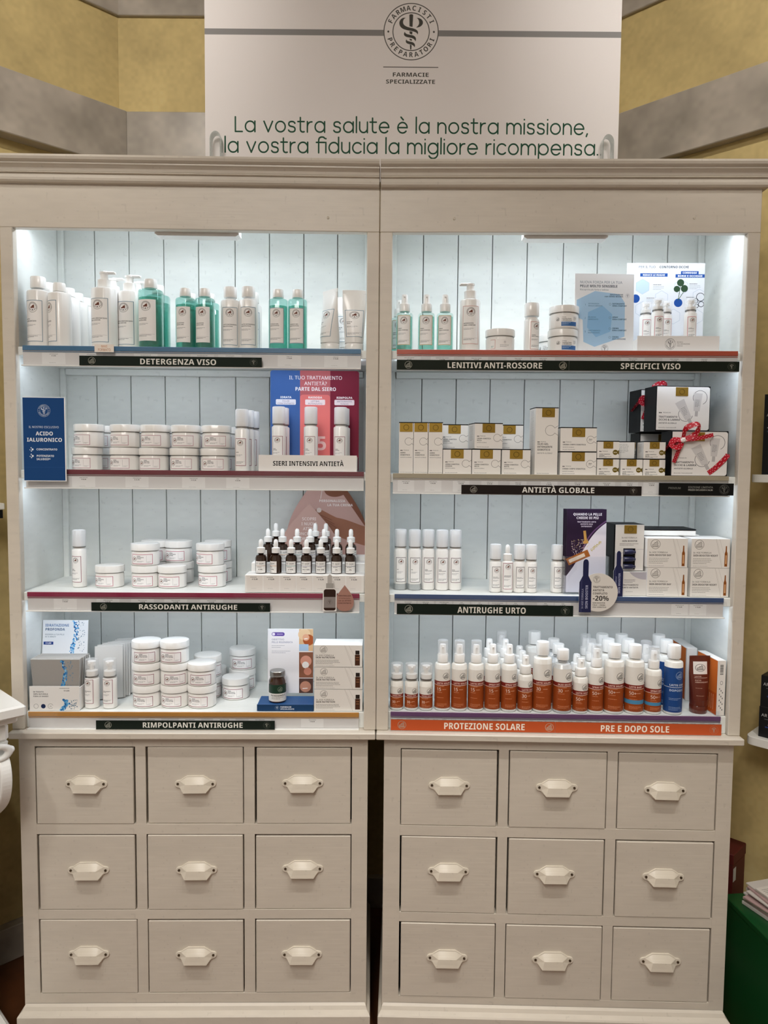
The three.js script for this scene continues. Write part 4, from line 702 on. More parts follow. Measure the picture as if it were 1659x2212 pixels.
// ---------------------------------------------------------------- left hutch, bottom shelf: plumping care
{
  const y = SH.L[3], jar = jarProto('jarDark', jarPrint('#7b2036', ['CREMA', 'RIMPOLPANTE', 'ULTRA VOLUME']));
  const J = (u, lvl, z, turn, label) => put(jar, 'cream_jar', label, 'jar', 'L', u, y + lvl * JH, z, turn, 'plumping cream jars');
  ['lower', 'middle', 'upper'].forEach((w, k) => { J(-0.524, k, -0.066, [-0.1, 0, 0.1][k], `${w} white jar of the three-high stack at left, bottom shelf`); J(-0.46, k, -0.066, [-0.12, 0.25, -0.1][k], `${w} white jar of the second three-high stack, bottom shelf`); });
  ['lower', 'upper'].forEach((w, k) => { J(-0.398, k, -0.064, [-0.2, 0.1][k], `${w} white jar of the front two-high stack, bottom shelf`); J(-0.399, k, -0.131, 0.6, `${w} white jar of the stack behind the front two-high one`); J(-0.329 + k * 0.001, k, -0.197, 0.4 - 0.3 * k, `${w} white jar of the rear right stack, bottom shelf`); });
  J(-0.332, 0, -0.124, -0.1, 'single white jar before the rear right stack, bottom shelf');
  J(-0.4, 0, -0.2, 0.2, 'white jar at the very back behind the middle stacks, bottom shelf');
  const np = serum('serumNight', labelPrint(24, 56, '#7d3040', ['TRATTAMENTO', 'NOTTE'], { ty: 0.5 }), { h: 0.068, lh: 0.055, mat: M.cover });
  put(np, 'serum_bottle', 'white pump bottle with clear cap beside the mask box, left of two', 'bottle', 'L', -0.641, y, -0.046, -0.2, 'night pumps'); put(np, 'serum_bottle', 'white pump bottle with clear cap beside the mask box, right of two', 'bottle', 'L', -0.601, y, -0.046, 0, 'night pumps');
  // sheet mask display
  const splash = (c, x, yy, s, h) => { const col = ['#2f7fc4', '#4ea0da', '#8cc6ea', '#1d5f9f']; for (let i = 0; i < 90; i++) { const t = rnd(); disc(c, col[i % 4], x + Math.sin(t * 5) * s * 0.6 + (rnd() - 0.5) * s * 1.1, yy + t * h, s * (0.1 + 0.16 * rnd())); } for (let i = 0; i < 40; i++) disc(c, '#7d93a5', x + s * (1 + 2 * rnd()), yy + rnd() * h * 0.9, 0.5 + rnd()); };
  const bx = thing('mask_box', 'white open counter box of sheet masks with blue splash, bottom shelf left', 'box', 'L', -0.7145, y, -0.02);
  const fp = print(110, 55, 4, (c, w, h) => { fill(c, '#ecebe9', 0, 0, w, h); ['IN TESSUTO', '100% NATURALE', 'FIBRA DI BAMBÙ'].forEach((s, i) => T(c, s, 8, 14 + i * 5, 4.2, { bold: true, color: '#555', stretch: 1 })); T(c, '€ 4,80', 82, 11, 4, { bold: true, align: 'center', color: '#444' }); greek(c, 66, 4, 32, 1, 2, '#555', 1); ring(c, '#777', 0.6, 14, 45, 5); disc(c, '#1d2d55', 30, 45, 5); ring(c, '#777', 0.6, 46, 45, 5.5, 0.6, 6); T(c, '20', 46, 46.5, 3.6, { align: 'center', color: '#666' }); splash(c, 78, 30, 9, 25); });
  { const k = card(fp, 0.002, M.cardW, 0.11, 0.055); part(bx, 'box_front', k.g, k.m, [0, 0.0276, 0]); }
  part(bx, 'box_body', merge([box(-0.055, 0.055, 0.0005, 0.003, -0.075, -0.0012), box(-0.055, -0.053, 0.003, 0.052, -0.075, -0.0012), box(0.053, 0.055, 0.003, 0.052, -0.075, -0.0012), box(-0.053, 0.053, 0.003, 0.06, -0.077, -0.0752)]), M.cardW);
  const hp = print(112, 92, 4, (c, w, h) => { fill(c, '#eef1f5', 0, 0, w, h); T(c, 'IDRATAZIONE', 6, 15, 8, { bold: true, color: '#5d7fae', stretch: 1.12 }); T(c, 'PROFONDA', 6, 24, 8, { bold: true, color: '#35567f', stretch: 1.12 }); T(c, 'RIGENERA LA TUA PELLE', 6, 33, 3.9, { color: '#6d7b8a' }); T(c, 'IN 15 MINUTI', 6, 38, 3.9, { color: '#6d7b8a' }); fill(c, '#1f3f86', 3, 48, 24, 6.5); T(c, '€ 4,80', 15, 53, 4.6, { bold: true, align: 'center', color: '#fff' }); splash(c, 78, 2, 9, 78); });
  { const k = card(hp, 0.002, M.cardW, 0.105, 0.096); part(bx, 'header_card', k.g, k.m, [-0.0105, 0.136, -0.088], [-0.12, 0, 0]); part(bx, 'header_stem', box(-0.05, 0.05, 0.05, 0.105, -0.0795, -0.0785, 0.0003), M.cardW); }
  const sp = print(122, 72, 4, (c, w, h) => { fill(c, '#a19e9a', 0, 0, w, h); T(c, 'MASCHERA IN TESSUTO', w * 0.46, h - 17, 5.2, { bold: true, align: 'center', color: '#444', stretch: 1 }); T(c, 'IDRATANTE ANTIETÀ', w * 0.46, h - 11, 5.2, { bold: true, align: 'center', color: '#444', stretch: 1 }); greek(c, w * 0.3, h - 8, 40, 2, 3, '#6f6f6f', 1); splash(c, 78, 2, 9, 60); });
  const sach = [...Array(9)].map((_, i) => i);
  sach.forEach((i) => { const o = thing('mask_sachet', i ? `silver-grey mask sachet, ${ORD[i]} behind the splash front in the counter box` : 'foremost grey mask sachet with blue splash leaning out of the counter box', 'sachet', 'L', -0.7145 + (rnd() - 0.5) * 0.004, y + 0.006, -0.0195 - i * 0.0056, 0, 'mask sachets in box');
    const k = card(sp, 0.0026, M.cardGrey, 0.098, 0.104); const gg = k.g; const p = gg.attributes.position; for (let q = 0; q < p.count; q++) if (p.getY(q) > 0) p.setX(q, p.getX(q) * 1.11); gg.computeVertexNormals(); part(o, 'pouch', gg, k.m, [0, 0.056, -0.01], [0.045 - i * 0.012, 0, 0.006 * (rnd() - 0.5)]); });
  const ex = [...Array(10)].map((_, i) => i);
  ex.forEach((i) => { const o = thing('mask_sachet', `grey mask sachet, ${ORD[i] ?? 'tenth'} from front in the slanting pile behind the pumps`, 'sachet', 'L', -0.622 + i * 0.003, y + 0.0035, -0.098 - i * 0.008, 0, 'slanting mask sachets'); part(o, 'pouch', mv(cbox(0.062, 0.118 + 0.01 * rnd(), 0.0022, 0.0006), 0, 0.06, 0), M.cardGrey, [0, 0, 0], [-0.12, 0.3, 0.03]); });
  // leaflet stand with amber jar
  const lf = print(105, 152, 4, (c, w, h) => {
    fill(c, '#f1f1f4', 0, 0, w, h); c.fillStyle = '#6a54a6'; c.beginPath(); c.roundRect(9, 8, 30, 9, 4.5); c.fill(); disc(c, '#efeaf6', 13.5, 12.5, 3.4); T(c, 'NOVITÀ', 21, 14.2, 3.6, { bold: true, color: '#d9d0ee', stretch: 1 });
    T(c, 'OBIETTIVO', 9, 27, 5.4, { color: '#8f93a8', stretch: 1.1 }); T(c, 'PELLE RIGENERATA', 9, 33.5, 5.4, { color: '#7b80a0', stretch: 1.05 }); greek(c, 9, 39, 30, 2, 4, '#a5a8b5', 1); greek(c, 9, 52, 46, 2, 4, '#a5a8b5', 1);
    const x = w * 0.69; fill(c, '#d9b48a', x, 0, w, h * 0.345); disc(c, '#e7c79f', x + 12, 13, 14); disc(c, '#a9562c', x + 22, 26, 13); disc(c, '#e0a98a', x + 16, 20, 8); fill(c, '#a9c6e2', x, 36, 22, 16); line(c, '#fff', 1.6, x + 12, 23.5, x + 20, 22.5);
    fill(c, '#8a5a44', x, h * 0.36, w, h * 0.4); disc(c, '#d99a84', x + 16, h * 0.5, 13); disc(c, '#f0ece8', x + 15, h * 0.56, 8); disc(c, '#c98670', x + 20, h * 0.66, 9); fill(c, '#5a4038', x, h * 0.77, w, h); disc(c, '#c48d75', x + 15, h * 0.9, 13); line(c, '#f5efe9', 2, x + 8, h * 0.93, x + 20, h * 0.925);
  });
  const ls = thing('leaflet_stand', 'white leaflet stand with photo strip on a blue base, bottom shelf', 'display', 'L', -0.203, y, -0.02);
  { const k = card(lf, 0.0025, M.cardW, 0.104, 0.15); part(ls, 'back_card', k.g, k.m, [0.0055, 0.0985, -0.058]); }
  const bp = print(126, 15, 5, (c, w, h) => { fill(c, '#1c3f68', 0, 0, w, h); rod(c, 45, 7.5, 5.2, '#e8eef4', false); T(c, 'FARMACIE', 52, 7, 5, { bold: true, color: '#f0f4f8', stretch: 1 }); T(c, 'SPECIALIZZATE', 52, 12, 4.4, { bold: true, color: '#f0f4f8', stretch: 1 }); });
  { const k = card(bp, 0.0016, M.blueCard, 0.126, 0.0145); part(ls, 'base_front', k.g, k.m, [0, 0.0078, 0]); part(ls, 'base', box(-0.063, 0.063, 0.0005, 0.015, -0.062, -0.001), M.blueCard); }
  const al = print(60, 38, 5, (c, w, h) => { fill(c, '#e6e6e2', 0, 0, w, h); fill(c, '#1c3a2c', 0, 0, w, h * 0.52); seal(c, w * 0.58, h * 0.27, 6, '#8f9a8c'); T(c, 'PICNOGENOLO', w * 0.5, h * 0.68, 5, { bold: true, align: 'center', color: '#2a2a2a', stretch: 1 }); greek(c, 14, h * 0.74, 30, 2, 3, '#777', 1); });
  const aj = thing('supplement_jar', 'amber glass jar with silver lid and green label on the blue base', 'jar', 'L', -0.2235, y + 0.0152, -0.046, 0.1);
  part(aj, 'body', lathe([[0, 0], [0.0175, 0], [0.0195, 0.002], [0.0195, 0.048], [0.0165, 0.055], [0.0155, 0.058], [0, 0.058]]), M.amberJar); part(aj, 'lid', lathe([[0, 0], [0.0172, 0], [0.0172, 0.003], [0.0166, 0.0036], [0.0172, 0.0042], [0.0172, 0.0115], [0.0162, 0.0128], [0, 0.0128]]), M.silver, [0, 0.058, 0]); part(aj, 'label', curved(al, 0.0198, 0.038, 3), al.s.gloss, [0, 0.023, 0], [0, 0.1, 0]);
  const sn = print(108, 49, 4.5, (c, w, h) => boosterFace(c, w, h, ['AGE FORMULA', 'SKIN NUTRITION'], '#4a2c1d', 'vial'));
  ['bottom', 'middle', 'top'].forEach((q, i) => { const o = thing('skin_care_box', `white skin nutrition carton, ${q} of the stack of three beside the stile`, 'carton', 'L', -0.0845 - (i === 2 ? 0.001 : 0), y + i * 0.0503 + 0.0002, -0.02, i === 0 ? 0.01 : -0.015, 'skin nutrition cartons'); const g = new THREE.BoxGeometry(0.108, 0.049, 0.06); part(o, 'carton', mapTo(g, sn), [M.cardW, M.cardW, M.cardW, M.cardW, sn.s.paper, M.cardW], [0, 0.0247, -0.03]); });
}
function boosterFace(c, w, h, [a, b], amp, kind) {
  fill(c, '#e9e6e1', 0, 0, w, h); c.fillStyle = '#d2cec8'; c.beginPath(); c.moveTo(w * 0.64, 0); c.bezierCurveTo(w * 0.72, h * 0.3, w * 0.78, h * 0.7, w * 0.82, h); c.lineTo(w * 0.72, h * 0.4); c.fill();
  line(c, '#b9b4ad', 0.5, w * 0.63, 0, w * 0.8, h); line(c, '#c5c1ba', 0.5, w * 0.72, 0, w * 0.84, h * 0.5);
  seal(c, w * 0.2, h * 0.2, h * 0.17, '#8f8b86'); T(c, 'In', 4, h * 0.5, 5, { font: 'serif', color: '#444', stretch: 1 }); T(c, a, 11, h * 0.5, 5, { color: '#57534f', stretch: 1.02 }); T(c, b, 4, h * 0.61, 5.4, { bold: true, color: '#3b3734', stretch: 0.98 });
  greek(c, 4, h * 0.68, w * 0.5, 4, h * 0.055, '#7a7672', 0.8); greek(c, 4, h * 0.94, w * 0.55, 1, 2, '#999', 0.6);
  const x = w * 0.9; if (kind === 'vial') { fill(c, '#2a211c', x - 4.5, h * 0.24, 9, h * 0.18); c.fillStyle = amp; c.fillRect(x - 5.5, h * 0.43, 11, h * 0.5); fill(c, '#c98d5b', x - 3.5, h * 0.55, 7, 0.8); fill(c, '#c98d5b', x - 3.5, h * 0.66, 7, 0.8); } else { c.fillStyle = amp; c.beginPath(); c.moveTo(x - 1.2, h * 0.24); c.lineTo(x + 1.2, h * 0.24); c.lineTo(x + 1.6, h * 0.42); c.lineTo(x + 3.2, h * 0.5); c.lineTo(x + 3.2, h * 0.95); c.lineTo(x - 3.2, h * 0.95); c.lineTo(x - 3.2, h * 0.5); c.lineTo(x - 1.6, h * 0.42); c.fill(); fill(c, '#d8a878', x - 1.5, h * 0.56, 3, h * 0.3); }
}

// ---------------------------------------------------------------- right hutch, top shelf: soothing care
{
  const y = SH.R[0], Y1 = '#c0a45a', P1 = '#c98f84';
  const sl = labelPrint(31, 62, Y1, ['SPRAY', 'IDRA-COMFORT']), S = bottle('spray', { r: 0.0187, h: 0.085, nr: 0.01, body: M.palePet, liquid: M.paleLiquid, fillTo: 0.9, cap: { kind: 'spray', r: 0.0116, hh: 0.038 }, label: sl, ly: 0.014, lw: 0.031, lh: 0.064, turn: -0.1 });
  [[0.0302, -0.1], [0.0545, -0.045], [0.1027, -0.045], [0.1433, -0.045]].forEach(([u, z], i) => put(S, 'spray_bottle', i ? `pale green spray bottle, ${ORD[i - 1]} of three in front at left of the top shelf` : 'pale green spray bottle half hidden by the middle stile, top shelf', 'bottle', 'R', u + (i ? 0 : 0.012), y, z, 0, 'pale green sprays'));
  put(bottle('pumpSoothing', { r: 0.0222, h: 0.114, nr: 0.012, cap: { kind: 'pump', r: 0.0133, hh: 0.0325, reach: 0.024, dir: -1 }, label: labelPrint(37, 80, P1, ['DETERGENTE', 'IDRA-COMFORT']), ly: 0.016, lw: 0.038, lh: 0.082 }), 'pump_bottle', 'white pump bottle with nozzle to the left beside the sprays', 'bottle', 'R', 0.1978, y, -0.045);
  const cj = jarProto('jarComfort', print(52, 23, 6, (c, w, h) => { fill(c, '#f5f4f2', 0, 0, w, h); fill(c, '#f7f6f5', 0, 0, 12, h); c.strokeStyle = P1; c.lineWidth = 0.8; c.strokeRect(-2, 2, 13, h - 4); rod(c, 33, 7, 3, '#555', false); greek(c, 22, 12.5, 22, 3, 2, '#8a8a8a', 0.6); greek(c, 1, 15, 7, 2, 2, '#4b8f8a', 0.8); }));
  put(cj, 'cream_jar', 'single white jar with plain lid in the middle of the top shelf', 'jar', 'R', 0.2649, y, -0.05, 0);
  put(bottle('airless', { r: 0.0165, h: 0.073, nr: 0.013, cap: { kind: 'tall', r: 0.0158, hh: 0.029 }, label: labelPrint(26, 58, P1, ['CREMA', 'IDRA-COMFORT'], { ty: 0.5 }), ly: 0.006, lw: 0.028, lh: 0.06, turn: 0.55 }), 'airless_bottle', 'slim white airless bottle left of the blue-labelled jars, top shelf', 'bottle', 'R', 0.3325, y, -0.045);
  const lj = jarProto('jarBlue', print(52, 23, 6, (c, w, h) => { fill(c, '#f4f4f3', 0, 0, w, h); seal(c, 6, 8, 4, '#444'); ['Crema', 'Lenitiva Forte', 'a BISABOLOLO'].forEach((s, i) => T(c, s, 15, 5 + i * 3.4, 3.2, { bold: i > 0, color: '#333', stretch: 1 })); fill(c, '#3d6fae', 14, 13.5, 36, 9); greek(c, 16, 15, 20, 2, 3, '#c7d8ea', 0.9); greek(c, 42, 3, 8, 4, 2, '#555', 0.7); }));
  ['lower', 'upper'].forEach((w, k) => put(lj, 'cream_jar', `${w} white jar with blue label panel beside the blue board`, 'jar', 'R', [0.4017, 0.4035][k], y + k * JH, -0.05, [0.12, 0.0][k], 'soothing jars'));
  put(lj, 'cream_jar', 'white jar behind the blue-labelled stack, top shelf', 'jar', 'R', 0.392, y, -0.12, -0.5, 'soothing jars');
  // standing card with three treatment steps
  const b1 = print(132, 167, 4, (c, w, h) => {
    fill(c, '#e8eaed', 0, 0, w, h); c.fillStyle = '#a9cbe8'; c.beginPath(); c.moveTo(4, 55); c.lineTo(45, 36); c.lineTo(100, 42); c.lineTo(112, 60); c.lineTo(112, 130); c.lineTo(45, 152); c.lineTo(20, 142); c.lineTo(18, 96); c.lineTo(4, 90); c.fill();
    c.fillStyle = '#8dbbe2'; c.beginPath(); c.moveTo(30, 80); c.lineTo(62, 66); c.lineTo(84, 84); c.lineTo(80, 120); c.lineTo(48, 132); c.lineTo(28, 112); c.fill();
    T(c, 'NUOVA FORZA PER LA TUA', 11, 20, 7.2, { color: '#7d8896', stretch: 1.1 }); T(c, 'PELLE MOLTO SENSIBILE', 11, 28, 7.2, { bold: true, color: '#3b4552', stretch: 1.0 }); T(c, 'Riscoprirla più forte e radiosa', 11, 35, 4.6, { color: '#6d7885', stretch: 1.05 });
    T(c, 'INNOVAZIONE', 108, 44, 3.8, { align: 'right', bold: true, color: '#4a5a70' }); T(c, 'con SENSI-BIOMA', 108, 48.5, 4.4, { align: 'right', bold: true, color: '#4a5a70' }); rod(c, 118, 45, 5, '#667', false);
    [['1', 'DETERGENZA', 'RIEQUILIBRANTE', 66], ['2', 'RILASCIO', 'IMMEDIATO', 94], ['3', 'TRATTAMENTO', 'RINFORZANTE', 122]].forEach(([n, a, b, yy]) => { T(c, n, 22, yy, 5, { color: '#5a7ea8' }); T(c, a, 30, yy - 2, 3.7, { color: '#4d6e96' }); T(c, b, 30, yy + 2.4, 3.7, { color: '#4d6e96' }); });
    [['DETERGENTE', 'IDRA-COMFORT', 63], ['SPRAY', 'IDRA-COMFORT', 91], ['CREMA', 'IDRA-COMFORT', 114], ['CREMA', 'ANTI-ROSSORE', 132]].forEach(([a, b, yy]) => { ring(c, '#6b7f99', 0.5, 79, yy, 2.2); T(c, a, 84, yy, 3.9, { bold: true, color: '#35506f' }); T(c, b, 84, yy + 4.4, 3.9, { bold: true, color: '#35506f' }); });
    rod(c, 68, 155, 8, '#555'); 
  });
  const s1 = thing('promo_card', 'pale blue standing card about very sensitive skin, top shelf right', 'card', 'R', 0.494, y, -0.062, 0.05); { const k = card(b1, 0.003, M.cardW, 0.131, 0.176); part(s1, 'printed_card', k.g, k.m, [0, 0.0885, 0], [-0.05, 0, 0]); part(s1, 'easel_leg', box(-0.03, 0.03, 0.001, 0.1, -0.035, -0.033, 0.0004), M.cardW, null, [0.2, 0, 0]); }
  const b2 = print(176, 216, 3.5, (c, w, h) => {
    fill(c, '#dde2ea', 0, 0, w, h); T(c, 'PER IL TUO', 26, 11, 7, { color: '#2c333d', stretch: 1.1 }); T(c, 'CONTORNO OCCHI', 73, 11, 7, { bold: true, color: '#161b22', stretch: 1.05 });
    fill(c, '#1f4e9c', 30, 23, 62, 7.5); T(c, 'RIDUCE LE RUGHE', 61, 29, 5.6, { bold: true, align: 'center', color: '#fff', stretch: 1.05 }); fill(c, '#1f4e9c', 122, 18, 40, 7.5); fill(c, '#1f4e9c', 110, 25, 66, 7.5); T(c, 'CORREGGE', 142, 24, 5.6, { bold: true, align: 'center', color: '#fff' }); T(c, 'BORSE E OCCHIAIE', 143, 31, 5.6, { bold: true, align: 'center', color: '#fff' });
    const hex = (x, yy, r, f) => { c.beginPath(); for (let i = 0; i < 6; i++) c.lineTo(x + r * Math.sin(i * Math.PI / 3), yy - r * Math.cos(i * Math.PI / 3)); c.closePath(); if (f) { c.fillStyle = f; c.fill(); } c.strokeStyle = '#a9b8cc'; c.lineWidth = 0.6; c.stroke(); };
    hex(36, 53, 17, '#bcd3ea'); hex(80, 78, 16); hex(38, 104, 18); hex(124, 54, 17); hex(165, 74, 16); hex(108, 120, 17); hex(160, 120, 17);
    disc(c, '#1f4e9c', 21, 80, 9.5); disc(c, '#1f4e9c', 118, 89, 9.5); for (const [x, yy, r] of [[122, 44, 8], [114, 58, 7], [131, 57, 8]]) disc(c, '#2f4a33', x, yy, r); line(c, '#3c5a3c', 1.2, 122, 50, 118, 82); line(c, '#3c5a3c', 1.2, 131, 62, 117, 84);
    for (const [x, yy, r] of [[168, 76, 9], [158, 84, 5], [170, 92, 6], [160, 96, 4]]) ring(c, '#3a4048', 1.3, x, yy, r);
    for (const [x, yy] of [[60, 48], [46, 78], [142, 46], [136, 76]]) { greek(c, x, yy, 26, 1, 3, '#444', 1.1); greek(c, x, yy + 4, 26, 3, 3.4, '#8a93a0', 0.8); }
  });
  const s2 = thing('display_stand', 'white eye-care display with printed back card and low tray, top shelf right end', 'display', 'R', 0.6465, y, -0.03);
  { const k = card(b2, 0.003, M.cardW, 0.176, 0.216); part(s2, 'back_card', k.g, k.m, [0.003, 0.109, -0.1]); }
  const tf = print(176, 33, 4, (c, w, h) => { fill(c, '#eeedec', 0, 0, w, h); rod(c, 71, 16, 11, '#555'); ['RICERCA', 'COLLABORAZIONE', 'FIDUCIA'].forEach((s, i) => T(c, s, 85, 13 + i * 3.6, 3, { color: '#777' })); });
  { const k = card(tf, 0.002, M.cardW, 0.176, 0.036); part(s2, 'tray_front', k.g, k.m, [0, 0.0183, 0]); part(s2, 'tray', merge([box(-0.088, 0.088, 0.0004, 0.003, -0.098, -0.0012), box(-0.088, -0.0865, 0.003, 0.03, -0.098, -0.0012), box(0.0865, 0.088, 0.003, 0.03, -0.098, -0.0012), box(-0.086, 0.086, 0.003, 0.026, -0.09, -0.004)]), M.cardW); }
  const ec = bottle('eyeCream', { r: 0.0133, h: 0.066, nr: 0.01, round: 0.003, cap: { kind: 'frost', r: 0.0122, hh: 0.024, mat: M.cover }, label: labelPrint(20, 46, '#c05a66', ['CREMA', 'CONTORNO'], { ty: 0.55 }), ly: 0.01, lw: 0.021, lh: 0.046 });
  [[0.611, -0.06, 'front left'], [0.597, -0.098, 'rear left'], [0.6385, -0.088, 'middle'], [0.683, -0.062, 'right']].forEach(([u, z, w]) => put(ec, 'eye_cream_bottle', `small eye cream pump bottle in the eye-care display, ${w} of four`, 'bottle', 'R', u, y + 0.0262, z, 0, 'eye cream pumps'));
}

// ---------------------------------------------------------------- right hutch, second shelf: premium cartons
const goldPlate = (g, w, h, x, yy, z) => { const p = part(g, 'gold_label', cbox(w, h, 0.0006, 0.0001), M.gold, [x, yy, z]); const q = new THREE.TorusGeometry(h * 0.3, h * 0.03, 6, 20); part(p, 'embossed_ring', q, M.goldLine, [0, 0, 0.0003]); return p; };
function premium(key, w, h, d, title, o = {}) {
  return proto(key, (g) => {
    const f = print(w, h, 4.5, (c) => {
      fill(c, '#ece9e4', 0, 0, w, h); const k = h / 56;
      const rx = w - (o.knob ?? 12), ry = h * (o.ky ?? 0.56), rr = o.kr ?? 8;
      if (o.disc) { disc(c, '#6e5d23', rx, ry, rr); c.fillStyle = '#6e5d23'; c.beginPath(); c.moveTo(rx + rr * 0.7, ry - 2); c.lineTo(w, ry - rr * 0.9); c.lineTo(w, ry + rr * 0.9); c.lineTo(rx + rr * 0.7, ry + 2); c.fill(); T(c, 'MINI', rx, ry + 1, 3, { bold: true, align: 'center', color: '#e8dfc2', stretch: 1 }); }
      else { ring(c, '#5a5654', 0.6, rx, ry, rr, 0.5, Math.PI * 2 - 0.5); line(c, '#5a5654', 0.6, rx + rr * 0.88, ry - rr * 0.48, w, ry - rr * 0.95); line(c, '#5a5654', 0.6, rx + rr * 0.88, ry + rr * 0.48, w, ry + rr * 0.95); if (o.fifty) { T(c, '50ml', rx, ry, 3, { bold: true, align: 'center', color: '#444', stretch: 1 }); greek(c, rx - 4, ry + 1.5, 9, 1, 1, '#777', 0.8); } }
      const ty = h * (o.ty ?? 0.6), x = o.tx ?? 5; disc(c, '#333', x + 1.2, ty - 1, 1.1); disc(c, '#333', x + 3.8, ty - 1, 1.1); T(c, 'PREMIUM', x + 6.5, ty, 2.6, { color: '#777', stretch: 1.05 });
      const ts = o.ts ?? 3.5; title.forEach((s, i) => T(c, s, x, ty + 5.4 + i * ts * 1.15, ts, { bold: true, color: '#3a3a3a', stretch: o.st ?? 1 }));
      T(c, 'ANTIETÀ GLOBALE', x, ty + 5.4 + title.length * ts * 1.15 + 0.4, ts * 0.75, { color: '#666', stretch: 1 }); T(c, 'Brevetto Osmosimed®', x, h - 2.5, 2.5, { font: 'serif', color: '#555', stretch: 1 });
    });
    const s = print(24, h, 3, (c, a) => { fill(c, '#e6e3de', 0, 0, a, h); greek(c, 4, 4, 14, Math.floor(h / 4), 2.6, '#8e8a86', 0.7); });
    const W = w / 1000, H = h / 1000, D = d / 1000, G = new THREE.PlaneGeometry(W, H);
    part(g, 'front_panel', plane(f, W, H), f.s.paper, [0, H / 2, 0.0003]);
    part(g, 'carton', box(-W / 2, W / 2, 0, H, -D, 0, 0.0006), M.cardW);
    part(g, 'side_panel', plane(s, D * 0.94, H), s.s.paper, [-W / 2 - 0.0003, H / 2, -D / 2], [0, -Math.PI / 2, 0]);
    part(g, 'lid', box(-W / 2 - 0.0004, W / 2 + 0.0004, H, H + 0.0022, -D - 0.0004, 0.0006, 0.0004), M.black);
    goldPlate(g, o.gw ?? 0.028, o.gh ?? 0.019, o.gx ?? 0, H - (o.gh ?? 0.019) / 2, 0.0007);
  });
}
{
  const y = SH.R[1], CT = 'carton', grp = 'premium cartons';
  const si = premium('siero', 31, 111, 31, ['SIERO', 'OSMOTICO'], { ky: 0.36, knob: 10, kr: 8, ty: 0.545, ts: 4, tx: 3 });
  [0.0605, 0.0925, 0.1248].forEach((u, i) => put(si, 'serum_carton', `tall narrow white carton with gold label, ${ORD[i]} of three at left, second shelf`, CT, 'R', u, y, -0.02, 0, grp));
  const cr = (k, t) => premium('crema' + k, 62, 54, 60, [...t], { ty: 0.52 });
  const cl = cr('L', ['CREMA OSMOTICA', 'LEGGERA']), cc = cr('R', ['CREMA OSMOTICA', 'RICCA']), cn = cr('N', ['CREMA OSMOTICA', 'NOTTE']);
  [[cl, 0.1725, 'left'], [cc, 0.2362, 'middle'], [cn, 0.301, 'right']].forEach(([p, u, w]) => put(p, 'cream_carton', `square white cream carton, ${w} of three on the shelf beside the narrow cartons`, CT, 'R', u, y, -0.02, 0, grp));
  [[cl, 0.1655, 'left'], [cc, 0.2295, 'middle'], [cn, 0.293, 'right']].forEach(([p, u, w]) => put(p, 'cream_carton', `square cream carton in the rear row, ${w} of three, lower`, CT, 'R', u, y, -0.086, 0, grp));
  put(cl, 'cream_carton', 'square cream carton set back on top at left, above the lightweight cream', CT, 'R', 0.171, y + 0.0566, -0.09, 0, grp);
  put(cc, 'cream_carton', 'square cream carton turned slightly, foremost on the upper layer', CT, 'R', 0.2405, y + 0.0566, -0.022, 0.13, grp);
  put(cn, 'cream_carton', 'square cream carton set back on top at right, above the night cream', CT, 'R', 0.2955, y + 0.0566, -0.09, 0, grp);
  put(premium('olio', 50, 145, 50, ['OLIO-GEL', 'DETERGENTE', 'OSMOTICO'], { ky: 0.33, knob: 17, kr: 11, ty: 0.51, ts: 5.4, gx: 0.003 }), 'oil_carton', 'tallest white carton with gold label standing in the middle of the second shelf', CT, 'R', 0.366, y, -0.02, 0.08, grp);
  const co = premium('corpo', 78, 50, 66, ['CREMA CORPO OSMOTICA'], { ty: 0.63, ts: 4, fifty: true, knob: 13, ky: 0.5 });
  ['lower', 'upper'].forEach((w, k) => put(co, 'body_cream_carton', `wide white body cream carton, ${w} of two right of the tallest carton`, CT, 'R', 0.4358 - k * 0.0005, y + k * 0.0526, -0.02, 0, grp));
  const mi = (k, t) => premium('mini' + k, 47, 35.5, 44, ['CREMA OSMOTICA', t], { ty: 0.62, ts: 2.7, disc: true, knob: 8, kr: 5.6, ky: 0.64, gw: 0.021, gh: 0.0145, tx: 4 });
  const ml = mi('L', 'LEGGERA'), mr = mi('R', 'RICCA'), mn = mi('N', 'NOTTE');
  [[ml, 0.5005, 0, 'left end, lower'], [ml, 0.5, 1, 'left end, upper'], [mr, 0.5515, 0, 'middle, lower'], [mn, 0.6005, 0, 'beside the gift box, lower'], [mn, 0.6, 1, 'beside the gift box, upper']].forEach(([p, u, l, w]) => put(p, 'mini_carton', `small white mini cream carton with gold label, ${w}`, CT, 'R', u, y + l * 0.0381, -0.02, 0, grp));
  [0.5635, 0.5835].forEach((u, i) => put(mr, 'mini_carton', `small mini carton turned sideways on the upper layer, ${['left', 'right'][i]} of two`, CT, 'R', u - 0.012, y + 0.0381, -0.075 + i * 0.012, 1.2, grp));
  [ml, mr, mn].forEach((p, i) => put(p, 'mini_carton', `small mini carton in the rear row, ${['left', 'middle', 'right'][i]} of three, lower`, CT, 'R', 0.498 + i * 0.049, y, -0.068, 0, grp));
